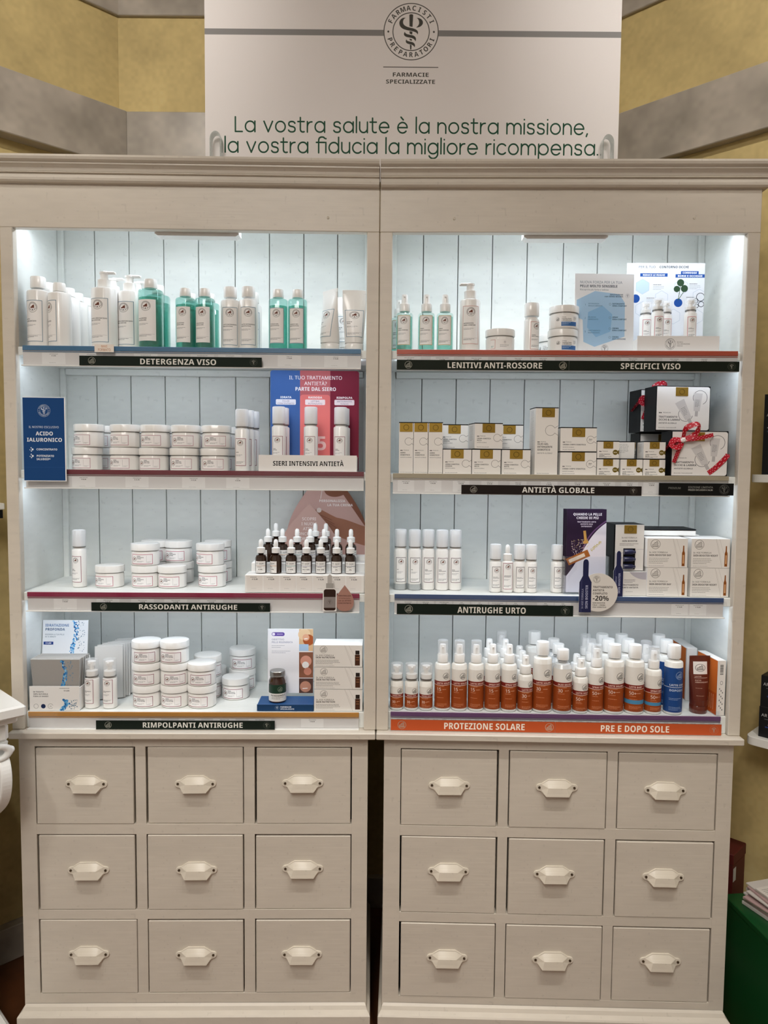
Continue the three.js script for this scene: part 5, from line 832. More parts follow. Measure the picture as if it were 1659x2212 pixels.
  // gift boxes
  const face = print(120, 98, 4.5, (c, w, h) => {
    fill(c, '#e9e7e5', 0, 0, w, h); disc(c, '#333', 6.5, 59, 1.4); disc(c, '#333', 10, 59, 1.4); T(c, 'PREMIUM', 14, 60.4, 3.6, { color: '#777' }); T(c, 'TRATTAMENTO', 5, 70, 6, { bold: true, color: '#4a4a4c', stretch: 1 }); T(c, 'OCCHI & LABBRA', 5, 76.5, 6, { bold: true, color: '#4a4a4c', stretch: 1 }); T(c, 'ANTIETÀ GLOBALE', 5, 84, 4.2, { bold: true, color: '#55555a' }); T(c, 'Brevetto Osmosimed®', 5, 94, 3.4, { font: 'serif', color: '#666' });
    const tube = (x, yy, a, s) => { c.save(); c.translate(x, yy); c.rotate(a); c.fillStyle = '#cfcdcd'; c.beginPath(); c.moveTo(-12 * s, -26 * s); c.lineTo(12 * s, -26 * s); c.lineTo(8 * s, 22 * s); c.lineTo(-8 * s, 22 * s); c.fill(); c.fillStyle = '#b9b7b8'; c.fillRect(-4 * s, 22 * s, 8 * s, 14 * s); greek(c, -6 * s, -8 * s, 12 * s, 6, 3.4 * s, '#77777a', 0.9); c.restore(); };
    ring(c, '#4c4c50', 0.9, 98, 24, 16, 2.6, 7.4); ring(c, '#4c4c50', 0.9, 66, 62, 16, 0.2, 4.2); tube(63, 54, -0.5, 0.95); tube(92, 36, 0.06, 0.85);
  });
  const dots = print(40, 12, 5, (c, w, h) => { fill(c, '#b6152a', 0, 0, w, h); for (let i = 0; i < 9; i++) for (let j = 0; j < 3; j++) disc(c, '#f3e3e3', 2 + i * 4.5 + (j % 2) * 2.2, 2 + j * 4, 0.62); });
  function ribbon(g, pts, width, nrm = [0, 0, 1], n = 16) { // flat band along a smooth curve
    const cv = new THREE.CatmullRomCurve3(pts.map((p) => new THREE.Vector3(...p))), v = [], uv = [], idx = [], N = new THREE.Vector3(...nrm);
    for (let i = 0; i <= n; i++) { const p = cv.getPoint(i / n), t = cv.getTangent(i / n), b = t.clone().cross(N).normalize().multiplyScalar(width / 2); v.push(p.x + b.x, p.y + b.y, p.z + b.z, p.x - b.x, p.y - b.y, p.z - b.z); uv.push(i / n, 0, i / n, 1); }
    for (let i = 0; i < n; i++) idx.push(i * 2, i * 2 + 2, i * 2 + 1, i * 2 + 1, i * 2 + 2, i * 2 + 3);
    const b = new THREE.BufferGeometry(); b.setAttribute('position', new THREE.Float32BufferAttribute(v, 3)); b.setAttribute('uv', new THREE.Float32BufferAttribute(uv, 2)); b.setIndex(idx); b.computeVertexNormals();
    return part(g, 'ribbon', mapTo(b, dots), dots.s.gloss);
  }
  function gift(label, u, yy, z, turn, bow) {
    const g = thing('gift_box', label, 'gift box', 'R', u, yy, z, turn, 'gift boxes'), W = 0.124, H = 0.0985, D = 0.06;
    part(g, 'carton', box(-W / 2, W / 2, 0, H, -D, 0, 0.001), M.black);
    const rr = new THREE.Shape(); { const a = W - 0.004, b = H - 0.004, k = 0.006; rr.moveTo(0, 0); rr.lineTo(a - k, 0); rr.quadraticCurveTo(a, 0, a, k); rr.lineTo(a, b - k); rr.quadraticCurveTo(a, b, a - k, b); rr.lineTo(0, b); }
    const k = shapeCard(face, rr, W - 0.004, H - 0.004, 0.0006, M.cardW); part(g, 'front_panel', k.g, k.m, [-W / 2 + 0.002, 0.002, 0.0001]);
    goldPlate(g, 0.028, 0.019, -0.004, H - 0.0125, 0.0011);
    if (bow) {
      const a = [-0.04, 0.078]; ribbon(g, [[W / 2 + 0.0006, 0.05, -0.01], [W / 2 - 0.001, 0.047, 0.0014], [0.034, 0.018, 0.0016], [0.02, 0.0075, 0.0014]], 0.011);
      ribbon(g, [[a[0] - 0.01, a[1], 0.004], [-W / 2 + 0.002, 0.07, 0.003], [-W / 2 - 0.0012, 0.066, -0.006], [-W / 2 - 0.001, 0.05, -0.04]], 0.011, [0, 0, 1]);
      const loop = (dx, dy, s) => ribbon(g, [[a[0], a[1], 0.006], [a[0] + dx * 0.5 - dy * 0.3 * s, a[1] + dy * 0.5 + dx * 0.3 * s, 0.014], [a[0] + dx, a[1] + dy, 0.018], [a[0] + dx * 0.6 + dy * 0.25 * s, a[1] + dy * 0.6 - dx * 0.25 * s, 0.012], [a[0], a[1], 0.007]], 0.012, [0.35, 0.5, 0.8], 20);
      loop(-0.03, -0.012, 1); loop(0.028, 0.034, 1);
      ribbon(g, [[a[0], a[1], 0.007], [-0.01, 0.082, 0.012], [0.024, 0.09, 0.01]], 0.0085); ribbon(g, [[a[0], a[1], 0.007], [-0.05, 0.055, 0.01], [-0.058, 0.03, 0.006]], 0.0085);
      part(g, 'knot', new THREE.SphereGeometry(0.006, 12, 8), dots.s.gloss, [a[0], a[1], 0.0085]);
    }
    return g;
  }
  gift('black and white gift box tied with a red dotted bow, lowest at right', 0.696, y, -0.017, 0.03, true);
  gift('black and white gift box without ribbon on top of the gift stack', 0.6695, y + 0.0995, -0.05, 0.1, false);
  gift('black gift box with red ribbon half hidden behind the top one', 0.662, y + 0.0995, -0.135, 0.12, true);
  gift('black gift box behind the bow box at the bottom of the rear stack', 0.668, y, -0.145, 0.05, false);
}

// ---------------------------------------------------------------- right hutch, third shelf: serums and boosters
{
  const y = SH.R[2];
  const tl = labelPrint(23, 52, '#55303a', ['SIERO', 'RIMPOLPANTE'], { ty: 0.5 }), clearB = labelPrint(23, 52, '#4a4346', ['GEL'], { ty: 0.5 });
  const tall = bottle('serumTall', { r: 0.0152, h: 0.094, nr: 0.012, round: 0.003, cap: { kind: 'frost', r: 0.0138, hh: 0.0385 }, label: tl, ly: 0.018, lw: 0.025, lh: 0.057, turn: 0.1 });
  const tallGlass = proto('serumGlass', (g) => { part(g, 'body', mv(bottleShape(0.0152, 0.082, 0.012, 0.003, 0.003), 0, 0.012, 0), M.plastic); part(g, 'base', lathe([[0, 0], [0.0142, 0], [0.0156, 0.0015], [0.0156, 0.0135], [0, 0.0135]]), M.glassBase); addLabel(g, clearB, 0.0153, 0.018, 0.025, 0.057, 0.1); addCap(g, { kind: 'frost', r: 0.0138, hh: 0.0385 }, 0.097); });
  [0.0508, 0.0832, 0.1146, 0.146, 0.1763].forEach((u, i) => put(i < 2 ? tallGlass : tall, 'serum_bottle', i < 2 ? `serum pump with grey glass base, ${ORD[i]} from left on the third shelf` : `tall white serum pump, ${ORD[i]} from left on the third shelf`, 'bottle', 'R', u, y, -0.084 + (i % 2) * 0.003, 0, 'tall serum pumps'));
  const sm = labelPrint(21, 46, '#4a4346', ['OLIO ANTI', 'IMPERFEZIONI'], { ty: 0.5 }), small = bottle('serumSmall', { r: 0.0137, h: 0.07, nr: 0.011, round: 0.003, cap: { kind: 'frost', r: 0.0128, hh: 0.033 }, label: sm, ly: 0.011, lw: 0.021, lh: 0.048, turn: 0.12 });
  [[0.2655, 'first'], [0.3192, 'third'], [0.3461, 'fourth']].forEach(([u, w]) => put(small, 'serum_bottle', `short white pump bottle, ${w} of the close group of four, third shelf`, 'bottle', 'R', u, y, -0.062, 0, 'short serum pumps'));
  put(small, 'serum_bottle', 'short white pump bottle standing alone left of the brochures', 'bottle', 'R', 0.405, y, -0.066, 0, 'short serum pumps');
  put(bottle('serumDrop', { r: 0.0133, h: 0.071, nr: 0.009, round: 0.004, cap: { kind: 'dropper', r: 0.0098, hh: 0.034 }, label: labelPrint(23, 58, '#8a2c40', ['CONCENTRATO', 'RIGENERANTE'], { ty: 0.5 }), ly: 0.008, lw: 0.0235, lh: 0.06 }), 'dropper_bottle', 'white dropper bottle among the four short pumps, third shelf', 'bottle', 'R', 0.2924, y, -0.06);
  // brochures in an acrylic holder
  const br = print(88, 186, 4, (c, w, h) => {
    fill(c, '#2b1a33', 0, 0, w, h); c.fillStyle = '#e6e2ec'; c.beginPath(); c.moveTo(w, 30); c.bezierCurveTo(w * 0.5, 60, w * 0.45, 100, 0, 150); c.lineTo(0, h); c.lineTo(w, h); c.fill(); c.strokeStyle = '#6b4a76'; c.lineWidth = 3; c.beginPath(); c.moveTo(w, 26); c.bezierCurveTo(w * 0.6, 50, w * 0.5, 70, w * 0.42, 88); c.stroke();
    T(c, 'QUANDO LA PELLE', w / 2 + 2, 14, 7.4, { bold: true, align: 'center', color: '#f6f2f7', stretch: 0.98 }); T(c, 'CHIEDE DI PIÙ', w / 2 + 2, 22, 7.4, { bold: true, align: 'center', color: '#f6f2f7', stretch: 0.98 }); ['TRATTAMENTO URTO', 'ANTIETÀ VISO', 'DAY&NIGHT'].forEach((s, i) => T(c, s, w / 2, 30 + i * 5, 4.2, { bold: true, align: 'center', color: '#e5dbea', stretch: 1 }));
    for (let i = 0; i < 150; i++) disc(c, ['#efe6ee', '#c9a9b8', '#d8c08a'][i % 3], w * 0.35 + (rnd() - 0.5) * 40, 84 + (rnd() - 0.5) * 34, 0.35 + 0.5 * rnd()); for (let i = 0; i < 80; i++) { const k = rnd(); disc(c, '#c9bb7a', w * 0.62 + k * 22 + (rnd() - 0.5) * 5, 92 - k * 20 + (rnd() - 0.5) * 5, 0.7); }
    c.save(); c.translate(w * 0.47, 62); c.rotate(-0.12); c.fillStyle = '#c99a52'; c.fillRect(-3, -14, 6, 22); c.fillRect(-5.5, 8, 11, 7); c.restore(); c.save(); c.translate(w * 0.3, 108); c.rotate(1.15); c.fillStyle = '#a8632c'; c.fillRect(-8, -26, 16, 52); c.fillStyle = '#e9d7c4'; c.fillRect(-4, -16, 8, 38); c.restore();
  });
  for (let i = 0; i < 5; i++) { const o = thing('brochure', i ? `dark purple brochure, ${ORD[i]} behind the front one in the acrylic holder` : 'front brochure with broken ampoule picture in the acrylic holder', 'brochure', 'R', 0.4655 - i * 0.0012, y + 0.0035, -0.05 - i * 0.0035, 0.03, 'brochures in holder'); const k = card(br, 0.0022, M.black, 0.0885, 0.1865); part(o, 'printed_card', k.g, k.m, [0, 0.0934, 0], [-0.03, 0, 0]); }
  const ho = thing('brochure_holder', 'clear acrylic holder around the purple brochures', 'holder', 'R', 0.4655, y, -0.03, 0.03);
  part(ho, 'front_pane', box(-0.048, 0.048, 0.0005, 0.085, -0.0105, -0.0085, 0.0005), M.clear); part(ho, 'base', box(-0.048, 0.048, 0.0003, 0.0028, -0.055, -0.0107, 0.0005), M.clear); part(ho, 'side_pane', box(-0.05, -0.0482, 0.0003, 0.085, -0.055, -0.009, 0.0004), M.clear); part(ho, 'side_pane', box(0.0482, 0.05, 0.0003, 0.085, -0.055, -0.009, 0.0004), M.clear);
  // booster counter display
  const db = thing('counter_display', 'dark-sided skin booster counter display with ampoule window', 'display', 'R', 0.5585, y, -0.03, 0.06);
  const dp = print(66, 100, 4.5, (c, w, h) => { fill(c, '#dedbd6', 0, 0, w, h); T(c, 'In', 14, 30, 4.6, { font: 'serif', color: '#444' }); T(c, 'AGE FORMULA', 20, 30, 4.6, { color: '#57534f', stretch: 0.98 }); T(c, 'SKIN BOOSTER', w / 2, 37, 5, { bold: true, align: 'center', color: '#3b3734', stretch: 1 }); greek(c, 10, 41, 46, 2, 3, '#7a7672', 1); c.strokeStyle = '#b3afb4'; c.lineWidth = 0.8; c.beginPath(); c.moveTo(0, 62); c.bezierCurveTo(20, 66, 50, 50, w, 54); c.stroke(); c.fillStyle = '#c3c0c6'; c.beginPath(); c.moveTo(0, 60); c.lineTo(18, 72); c.lineTo(0, 92); c.fill(); });
  part(db, 'body', box(-0.034, 0.034, 0.053, 0.158, -0.075, -0.012, 0.0008), M.black); { const k = card(dp, 0.0014, M.cardW, 0.064, 0.102); part(db, 'upper_panel', k.g, k.m, [0.001, 0.106, -0.0108]); }
  goldPlate(db, 0.028, 0.0185, 0.002, 0.147, -0.0096);
  part(db, 'window', box(-0.013, 0.014, 0.0575, 0.1045, -0.0101, -0.0094, 0.0002), M.black);
  const amp = lathe([[0, 0], [0.0052, 0], [0.0058, 0.001], [0.0058, 0.019], [0.003, 0.0235], [0.003, 0.026], [0, 0.026]], 16); amp.rotateZ(-Math.PI / 2);
  [0.064, 0.0805, 0.0965].forEach((yy) => part(db, 'ampoule', amp, M.navy, [-0.0125, yy, -0.0075]));
  const lp = print(68, 56, 4.5, (c, w, h) => { fill(c, '#dedbd7', 0, 0, w, h); c.fillStyle = '#b7b4bd'; c.beginPath(); c.moveTo(w * 0.45, 0); c.bezierCurveTo(w * 0.6, 14, w * 0.8, 18, w, 18); c.lineTo(w, 0); c.fill(); greek(c, 20, 18, 26, 3, 3, '#77737a', 1); T(c, 'TRATTAMENTO', w / 2, 33, 4.8, { bold: true, align: 'center', color: '#3d393b', stretch: 1 }); T(c, 'URTO ANTIETÀ', w / 2, 39, 4.8, { bold: true, align: 'center', color: '#3d393b', stretch: 1 }); greek(c, 24, 46, 22, 1, 2, '#888', 0.8); });
  { const g = new THREE.BoxGeometry(0.07, 0.053, 0.075); part(db, 'lower_box', mapTo(g, lp), [M.black, M.black, M.cardW, M.cardW, lp.s.paper, M.black], [0.002, 0.0267, -0.0375]); }
  // cut-out ampoules and the discount disc
  const vial = print(26, 116, 5, (c, w, h) => { fill(c, '#23264b', 0, 0, w, h); fill(c, '#34375c', 3, 0, 3, h); T(c, 'SKIN BOOSTER', w * 0.72, h - 8, 7.4, { bold: true, color: '#aeb2cc', rot: -Math.PI / 2, stretch: 1 }); T(c, 'In AGE FORMULA', w * 0.36, h - 8, 5.6, { color: '#aeb2cc', rot: -Math.PI / 2, stretch: 1 }); });
  const vs = () => { const s = new THREE.Shape(); [[0, 0], [26, 0], [26, 66], [22, 74], [19, 80], [19, 106]].forEach(([a, b], i) => (i ? s.lineTo(a / 1000, b / 1000) : s.moveTo(0, 0))); s.quadraticCurveTo(0.019, 0.116, 0.013, 0.116); s.quadraticCurveTo(0.007, 0.116, 0.007, 0.106); [[7, 80], [4, 74], [0, 66]].forEach(([a, b]) => s.lineTo(a / 1000, b / 1000)); return s; };
  const v2 = thing('promo_card', 'second dark blue ampoule cut-out leaning on the booster display', 'card', 'R', 0.527, y + 0.0005, -0.016); { const k = shapeCard(vial, vs(), 0.026, 0.116, 0.0012, M.cardW); part(v2, 'printed_card', k.g, k.m, [-0.011, 0, 0]); v2.scale.set(0.8, 0.87, 1); }
  const ds = print(84, 84, 5, (c, w, h) => { fill(c, '#dcd8d2', 0, 0, w, h); rod(c, 38, 13, 8, '#6b6660'); ['TRATTAMENTO', 'ANTIETÀ', 'COMPLETO'].forEach((s, i) => T(c, s, 30, 32 + i * 7, 6, { bold: true, color: '#46413d', stretch: 1 })); T(c, '-20%', 30, 60, 15, { bold: true, color: '#332e2b', stretch: 1.02 }); ['SKIN BOOSTER', 'FIALE + CREMA', 'VISO OSMOTICA'].forEach((s, i) => T(c, s, 30, 66 + i * 4.6, 3.9, { bold: true, color: '#4d4844', stretch: 1 })); });
  const wt = thing('promo_card', 'round beige discount card reading -20% with dark blue ampoule cut-out', 'card', 'R', 0.479, 1.0305, 0.006);
  { const s = new THREE.Shape(); s.absarc(0.042, 0.042, 0.042, 0, Math.PI * 2); const k = shapeCard(ds, s, 0.084, 0.084, 0.0012, M.cardW); part(wt, 'disc_card', k.g, k.m, [-0.041, 0.0005, 0]); const q = shapeCard(vial, vs(), 0.026, 0.116, 0.0012, M.cardW); part(wt, 'ampoule_card', q.g, q.m, [-0.0405, -0.001, 0.0016]); }
  // booster cartons
  const bf = (w, b) => print(w, 63, 4.5, (c, ww, h) => boosterFace(c, ww, h, ['AGE FORMULA', b], '#8a4f1f', 'ampoule'));
  const day = bf(88, 'SKIN BOOSTER DAY'), night = bf(86, 'SKIN BOOSTER NIGHT');
  [[day, 0.6395, 0.088, 'day'], [night, 0.732, 0.084, 'night']].forEach(([pr, u, w, n]) => ['lower', 'upper'].forEach((q, k) => { const o = thing('skin_care_box', `${q} white skin booster ${n} carton at right of the third shelf`, 'carton', 'R', u - (k && n === 'day' ? 0.002 : 0), y + 0.0003 + k * 0.0645, -0.026, 0, 'skin booster cartons'); const g = new THREE.BoxGeometry(w, 0.0638, 0.075); part(o, 'carton', mapTo(g, pr), [M.cardW, M.cardW, M.cardW, M.cardW, pr.s.paper, M.cardW], [0, 0.032, -0.0375]); }));
  const fb = thing('flat_carton', 'flat dark carton lying on the rear booster cartons', 'carton', 'R', 0.648, y + 0.1302, -0.03); part(fb, 'carton', box(-0.07, 0.07, 0, 0.012, -0.12, -0.045), M.cardW); part(fb, 'lid', box(-0.0705, 0.0705, 0.0121, 0.0155, -0.121, -0.0445), M.black);
  for (const [u, w] of [[0.602, 'left'], [0.694, 'right']]) { const o = thing('skin_care_box', `booster carton standing behind the front stacks, ${w} of two`, 'carton', 'R', u, y + 0.0003, -0.106, 0, 'rear booster cartons'); part(o, 'carton', box(-0.044, 0.044, 0, 0.1295, -0.07, 0, 0.001), M.cardW); }
}

// ---------------------------------------------------------------- right hutch, bottom shelf: sun care
{
  const y = SH.R[3];
  const sleeve = (r, h, o) => { const w = 2 * Math.PI * r * 1000; return print(w, h, 4, (c, W) => { // unrolled print, front in the middle
    const m = W / 2 + (o.shift ?? 0); fill(c, '#ebe8e2', 0, 0, W, h); const band = h * (o.band ?? 0.36), bh = o.bh ?? 8.5;
    fill(c, o.low ?? '#9a471b', 0, band, W, h); fill(c, o.top ?? '#80261d', 0, band, W, bh); fill(c, '#f3eee6', 0, band + bh, W, 0.9);
    const half = r * 1000 * 1.15; seal(c, m + half * 0.36, band * 0.56, Math.min(half * 0.36, band * 0.42), o.sealCol ?? '#4a4744');
    T(c, o.t1, m - half * 0.72, band + bh * 0.76, bh * 0.62, { bold: true, color: '#f0d9cc', stretch: o.s1 ?? 1 });
    if (o.t2) T(c, o.t2, m - half * 0.72, band + bh + 8, bh * 0.68, { bold: true, color: '#e4ebf4' }); else { greek(c, m - half * 0.7, band + bh + 2.5, half * 1.2, 1, 2, '#e2a684', 0.9); }
    if (o.n) { T(c, o.n, m - half * 0.72, band + bh + 14, o.ns ?? 10, { color: '#f3e6dc', stretch: 1 }); greek(c, m - half * 0.05, band + bh + 9.5, half * 0.6, 1, 2, '#e6b79a', 1); greek(c, m - half * 0.7, band + bh + 16.5, half * 0.9, 1, 2, '#e2a684', 0.8); }
    greek(c, m - half * 0.7, h * 0.72, half * 1.1, 1, 2, o.fine ?? '#dd9a76', 0.8); if (o.blue) fill(c, '#4d8fb8', 0, h * 0.74, W, h * 0.09); greek(c, m - half * 0.7, h * 0.88, half * 1.2, 3, 2.4, o.fine ?? '#dd9a76', 0.7);
  }); };
  const sun = (key, r, h, cap, o) => proto(key, (g) => {
    const body = o.body ?? M.sunWhite; part(g, 'body', bottleShape(r, h, r * 0.55, 0.003, o.round ?? 0.004), body);
    const sl = sleeve(r, (h - 0.018) * 1000, o); part(g, 'label', curved(sl, r + 0.0003, h - 0.018, 6.27), sl.s.gloss, [0, 0.006 + (h - 0.018) / 2, 0]); addCap(g, cap, h + 0.003);
  });
  const K2 = {
    face: sun('sunFace', 0.0148, 0.066, { kind: 'frost', r: 0.0142, hh: 0.033, mat: M.cover }, { band: 0.36, bh: 6, t1: 'CREMA VISO', n: '30', ns: 7.5 }),
    l15: sun('sun15', 0.0176, 0.106, { kind: 'spray', r: 0.0122, hh: 0.04, cover: true }, { band: 0.3, t1: 'LATTE SOLARE', n: '15' }),
    s15: sun('spray15', 0.0172, 0.107, { kind: 'spray', r: 0.0122, hh: 0.041 }, { band: 0.32, t1: 'SPRAY SOLARE', n: '15', shift: 4 }),
    p30: sun('pump30', 0.0164, 0.084, { kind: 'spray', r: 0.0128, hh: 0.04 }, { band: 0.24, t1: 'LATTE SOLARE', n: '30', shift: 4 }),
    l30: sun('sun30', 0.0208, 0.122, { kind: 'tall', r: 0.0142, hh: 0.03 }, { band: 0.36, t1: 'LATTE SOLARE', n: '30' }),
    oil: sun('oil30', 0.0205, 0.112, { kind: 'tall', r: 0.0132, hh: 0.024 }, { band: 0.32, t1: 'OLIO SECCO', n: '30', body: M.aluGrey, round: 0.012, shift: 3 }),
    p50: sun('pump50', 0.0164, 0.081, { kind: 'spray', r: 0.0128, hh: 0.038 }, { band: 0.28, t1: 'LATTE SOLARE', n: '50+' }),
    s50: sun('spray50', 0.0168, 0.101, { kind: 'spray', r: 0.0122, hh: 0.04, cover: true }, { band: 0.3, t1: 'SPRAY SOLARE', n: '50+', shift: 2 }),
    l50: sun('sun50', 0.0215, 0.118, { kind: 'tall', r: 0.0142, hh: 0.03 }, { band: 0.38, t1: 'LATTE SOLARE', n: '50+' }),
    baby: sun('baby50', 0.0208, 0.118, { kind: 'tall', r: 0.0142, hh: 0.03 }, { band: 0.4, t1: 'LATTE BABY', n: '50+', blue: true }),
    sb: sun('sprayBaby', 0.0178, 0.099, { kind: 'spray', r: 0.0124, hh: 0.039, cover: true }, { band: 0.36, t1: 'SPRAY BABY', n: '50+', blue: true, shift: 4 }),
    after: sun('afterSun', 0.0198, 0.119, { kind: 'tall', r: 0.0142, hh: 0.03 }, { band: 0.02, bh: 34, t1: '', t2: 'DOPOSOLE', top: '#1f4d8f', low: '#1f4d8f', fine: '#a9bcd8' }),
  };
  { const sl = print(124, 100, 4, (c, W, h) => { fill(c, '#1d4888', 0, 0, W, h); seal(c, W / 2 + 7, 17, 9, '#9fb3d2'); T(c, 'LATTE CORPO', W / 2 - 15, 40, 6, { bold: true, color: '#dfe7f2' }); fill(c, '#e6ecf4', 0, 43, W, 1); T(c, 'DOPOSOLE', W / 2 - 15, 53, 6.6, { bold: true, color: '#c6d4e8' }); greek(c, W / 2 - 15, 68, 28, 2, 3, '#a9bcd8', 0.9); greek(c, W / 2 - 15, 88, 28, 3, 3, '#a9bcd8', 0.8); }); const l = K2.after.children.find((m) => m.name === 'label'); l.geometry = curved(sl, 0.0201, 0.1, 6.27); l.material = sl.s.gloss; l.position.y = 0.056; }
  const S = (p, u, z, label, turn = 0) => put(p, 'sunscreen_bottle', label, 'bottle', 'R', u, y, z, turn, 'sun care bottles');
  ['first', 'second', 'third'].forEach((w, i) => { S(K2.face, 0.0454 + i * 0.033, -0.034, `small orange face cream bottle with clear cap, ${w} from left, bottom shelf`, 0.1); });
  ['first', 'second', 'third'].forEach((w, i) => { S(K2.l15, 0.1483 + i * 0.0376, -0.038, `orange SPF 15 bottle with clear overcap, ${w} of three, bottom shelf`); });
  ['left', 'right'].forEach((w, i) => { const u = 0.2604 + i * 0.037; S(K2.s15, u, -0.036, `orange SPF 15 spray bottle without overcap, ${w} of two in front`); S(K2.s15, u - 0.002, -0.085, `orange spray bottle behind the ${w} SPF 15 spray`); if (i) S(K2.l15, u - 0.004, -0.135, 'orange bottle with clear overcap at the back behind the SPF 15 sprays'); });
  S(K2.p30, 0.3335, -0.034, 'short orange SPF 30 pump bottle beside the tall SPF 30 lotion'); S(K2.p30, 0.3335, -0.075, 'short orange SPF 30 pump bottle, second in its file'); S(K2.p30, 0.3335, -0.12, 'short orange SPF 30 pump bottle, third in its file');
  const file = (p, u, zs, what) => zs.forEach((z, i) => S(p, u, z, `${what}, ${i ? ORD[i] + ' in its file' : 'frontmost'}`));
  file(K2.l30, 0.3721, [-0.038, -0.14], 'large orange SPF 30 lotion bottle with white cap'); file(K2.oil, 0.4169, [-0.036, -0.085, -0.135], 'grey-shouldered SPF 30 dry oil spray can'); file(K2.p50, 0.4564, [-0.032, -0.072], 'stubby orange pump bottle right of the grey dry oil'); file(K2.s50, 0.4918, [-0.036, -0.085, -0.135], 'orange SPF 50 spray bottle with clear cap');
  file(K2.l50, 0.5323, [-0.038, -0.09, -0.14], 'large orange SPF 50 lotion bottle'); file(K2.baby, 0.5779, [-0.038, -0.09, -0.14], 'orange baby sun lotion bottle with blue band'); file(K2.sb, 0.6193, [-0.036, -0.09], 'orange baby sun spray with blue band'); file(K2.after, 0.6638, [-0.036, -0.085, -0.135], 'blue after-sun lotion bottle with white cap');
  const bl = print(34, 92, 5, (c, w, h) => { fill(c, '#5e2617', 0, 0, w, h); fill(c, '#e5e0da', 4, 0, 26, 30); seal(c, 17, 15, 9, '#55504c'); T(c, 'LATTE', 6, 36, 3.8, { bold: true, color: '#cdb4a6' }); fill(c, '#d9c6ba', 5, 38, 25, 0.8); T(c, 'AUTO', 6, 45, 3.8, { bold: true, color: '#cdb4a6' }); T(c, 'ABBRONZANTE', 6, 49.5, 3.8, { bold: true, color: '#cdb4a6', stretch: 0.95 }); greek(c, 6, 62, 18, 1, 3, '#b5927f', 0.9); greek(c, 6, 80, 22, 1, 3, '#b5927f', 0.9); });
  put(tubeProto('tubeBrown', M.brown, bl, 0.0235, 0.128, 0.034, 0.085), 'cream_tube', 'brown self-tanning tube standing at the right end of the bottom shelf', 'tube', 'R', 0.7245, y, -0.045, 0.05);
  const ob = thing('skin_care_box', 'orange and white carton slanting beside the brown tube', 'carton', 'R', 0.7575, y, -0.014, 0);
  const os = print(90, 125, 3, (c, w, h) => { fill(c, '#d4702c', 0, 0, w, h); fill(c, '#c65a20', 0, h * 0.6, w, h); for (let i = 0; i < 9; i++) greek(c, 10 + i * 8, h * 0.65, 3, 12, 3, '#f0cba9', 1.4); }); const oe = print(24, 125, 4, (c, w, h) => { fill(c, '#ece9e4', 0, 0, w, h); for (let i = 0; i < 16; i++) fill(c, '#333', 6, 8 + i * 1.5, 11, 0.4 + 0.7 * rnd()); ring(c, '#444', 0.8, 12, 50, 4); for (let i = 0; i < 12; i++) fill(c, '#777', 5 + (i % 3) * 5, 62 + i * 4.4, 3, 3.4); });
  const og = new THREE.BoxGeometry(0.018, 0.124, 0.09); const ox = part(ob, 'carton', og, M.cardW, [0, 0.0625, -0.047], [0, 0.1, 0.0]); part(ob, 'side_panel', plane(os, 0.088, 0.122), os.s.paper, [-0.0093, 0.0625, -0.046], [0, -Math.PI / 2 + 0.1, 0]); part(ob, 'end_panel', plane(oe, 0.0165, 0.122), oe.s.paper, [0.0046, 0.0625, -0.0018], [0, 0.1, 0]);
  const ob2 = thing('skin_care_box', 'second orange and white carton behind the slanting one', 'carton', 'R', 0.737, y, -0.12, 0); part(ob2, 'carton', box(-0.012, 0.012, 0, 0.126, -0.1, 0, 0.0008), M.cardW); part(ob2, 'side_panel', plane(os, 0.09, 0.122), os.s.paper, [-0.0124, 0.063, -0.05], [0, -Math.PI / 2, 0]);
  // clear front guard along the bottom shelf
  const gd = thing('shelf_guard', 'low clear acrylic guard in front of the sun care bottles', 'guard', 'R', 0.396, y, -0.0125); part(gd, 'pane', box(-0.363, 0.363, 0.0008, 0.012, -0.0012, 0.0004, 0.0003), M.clear);
}

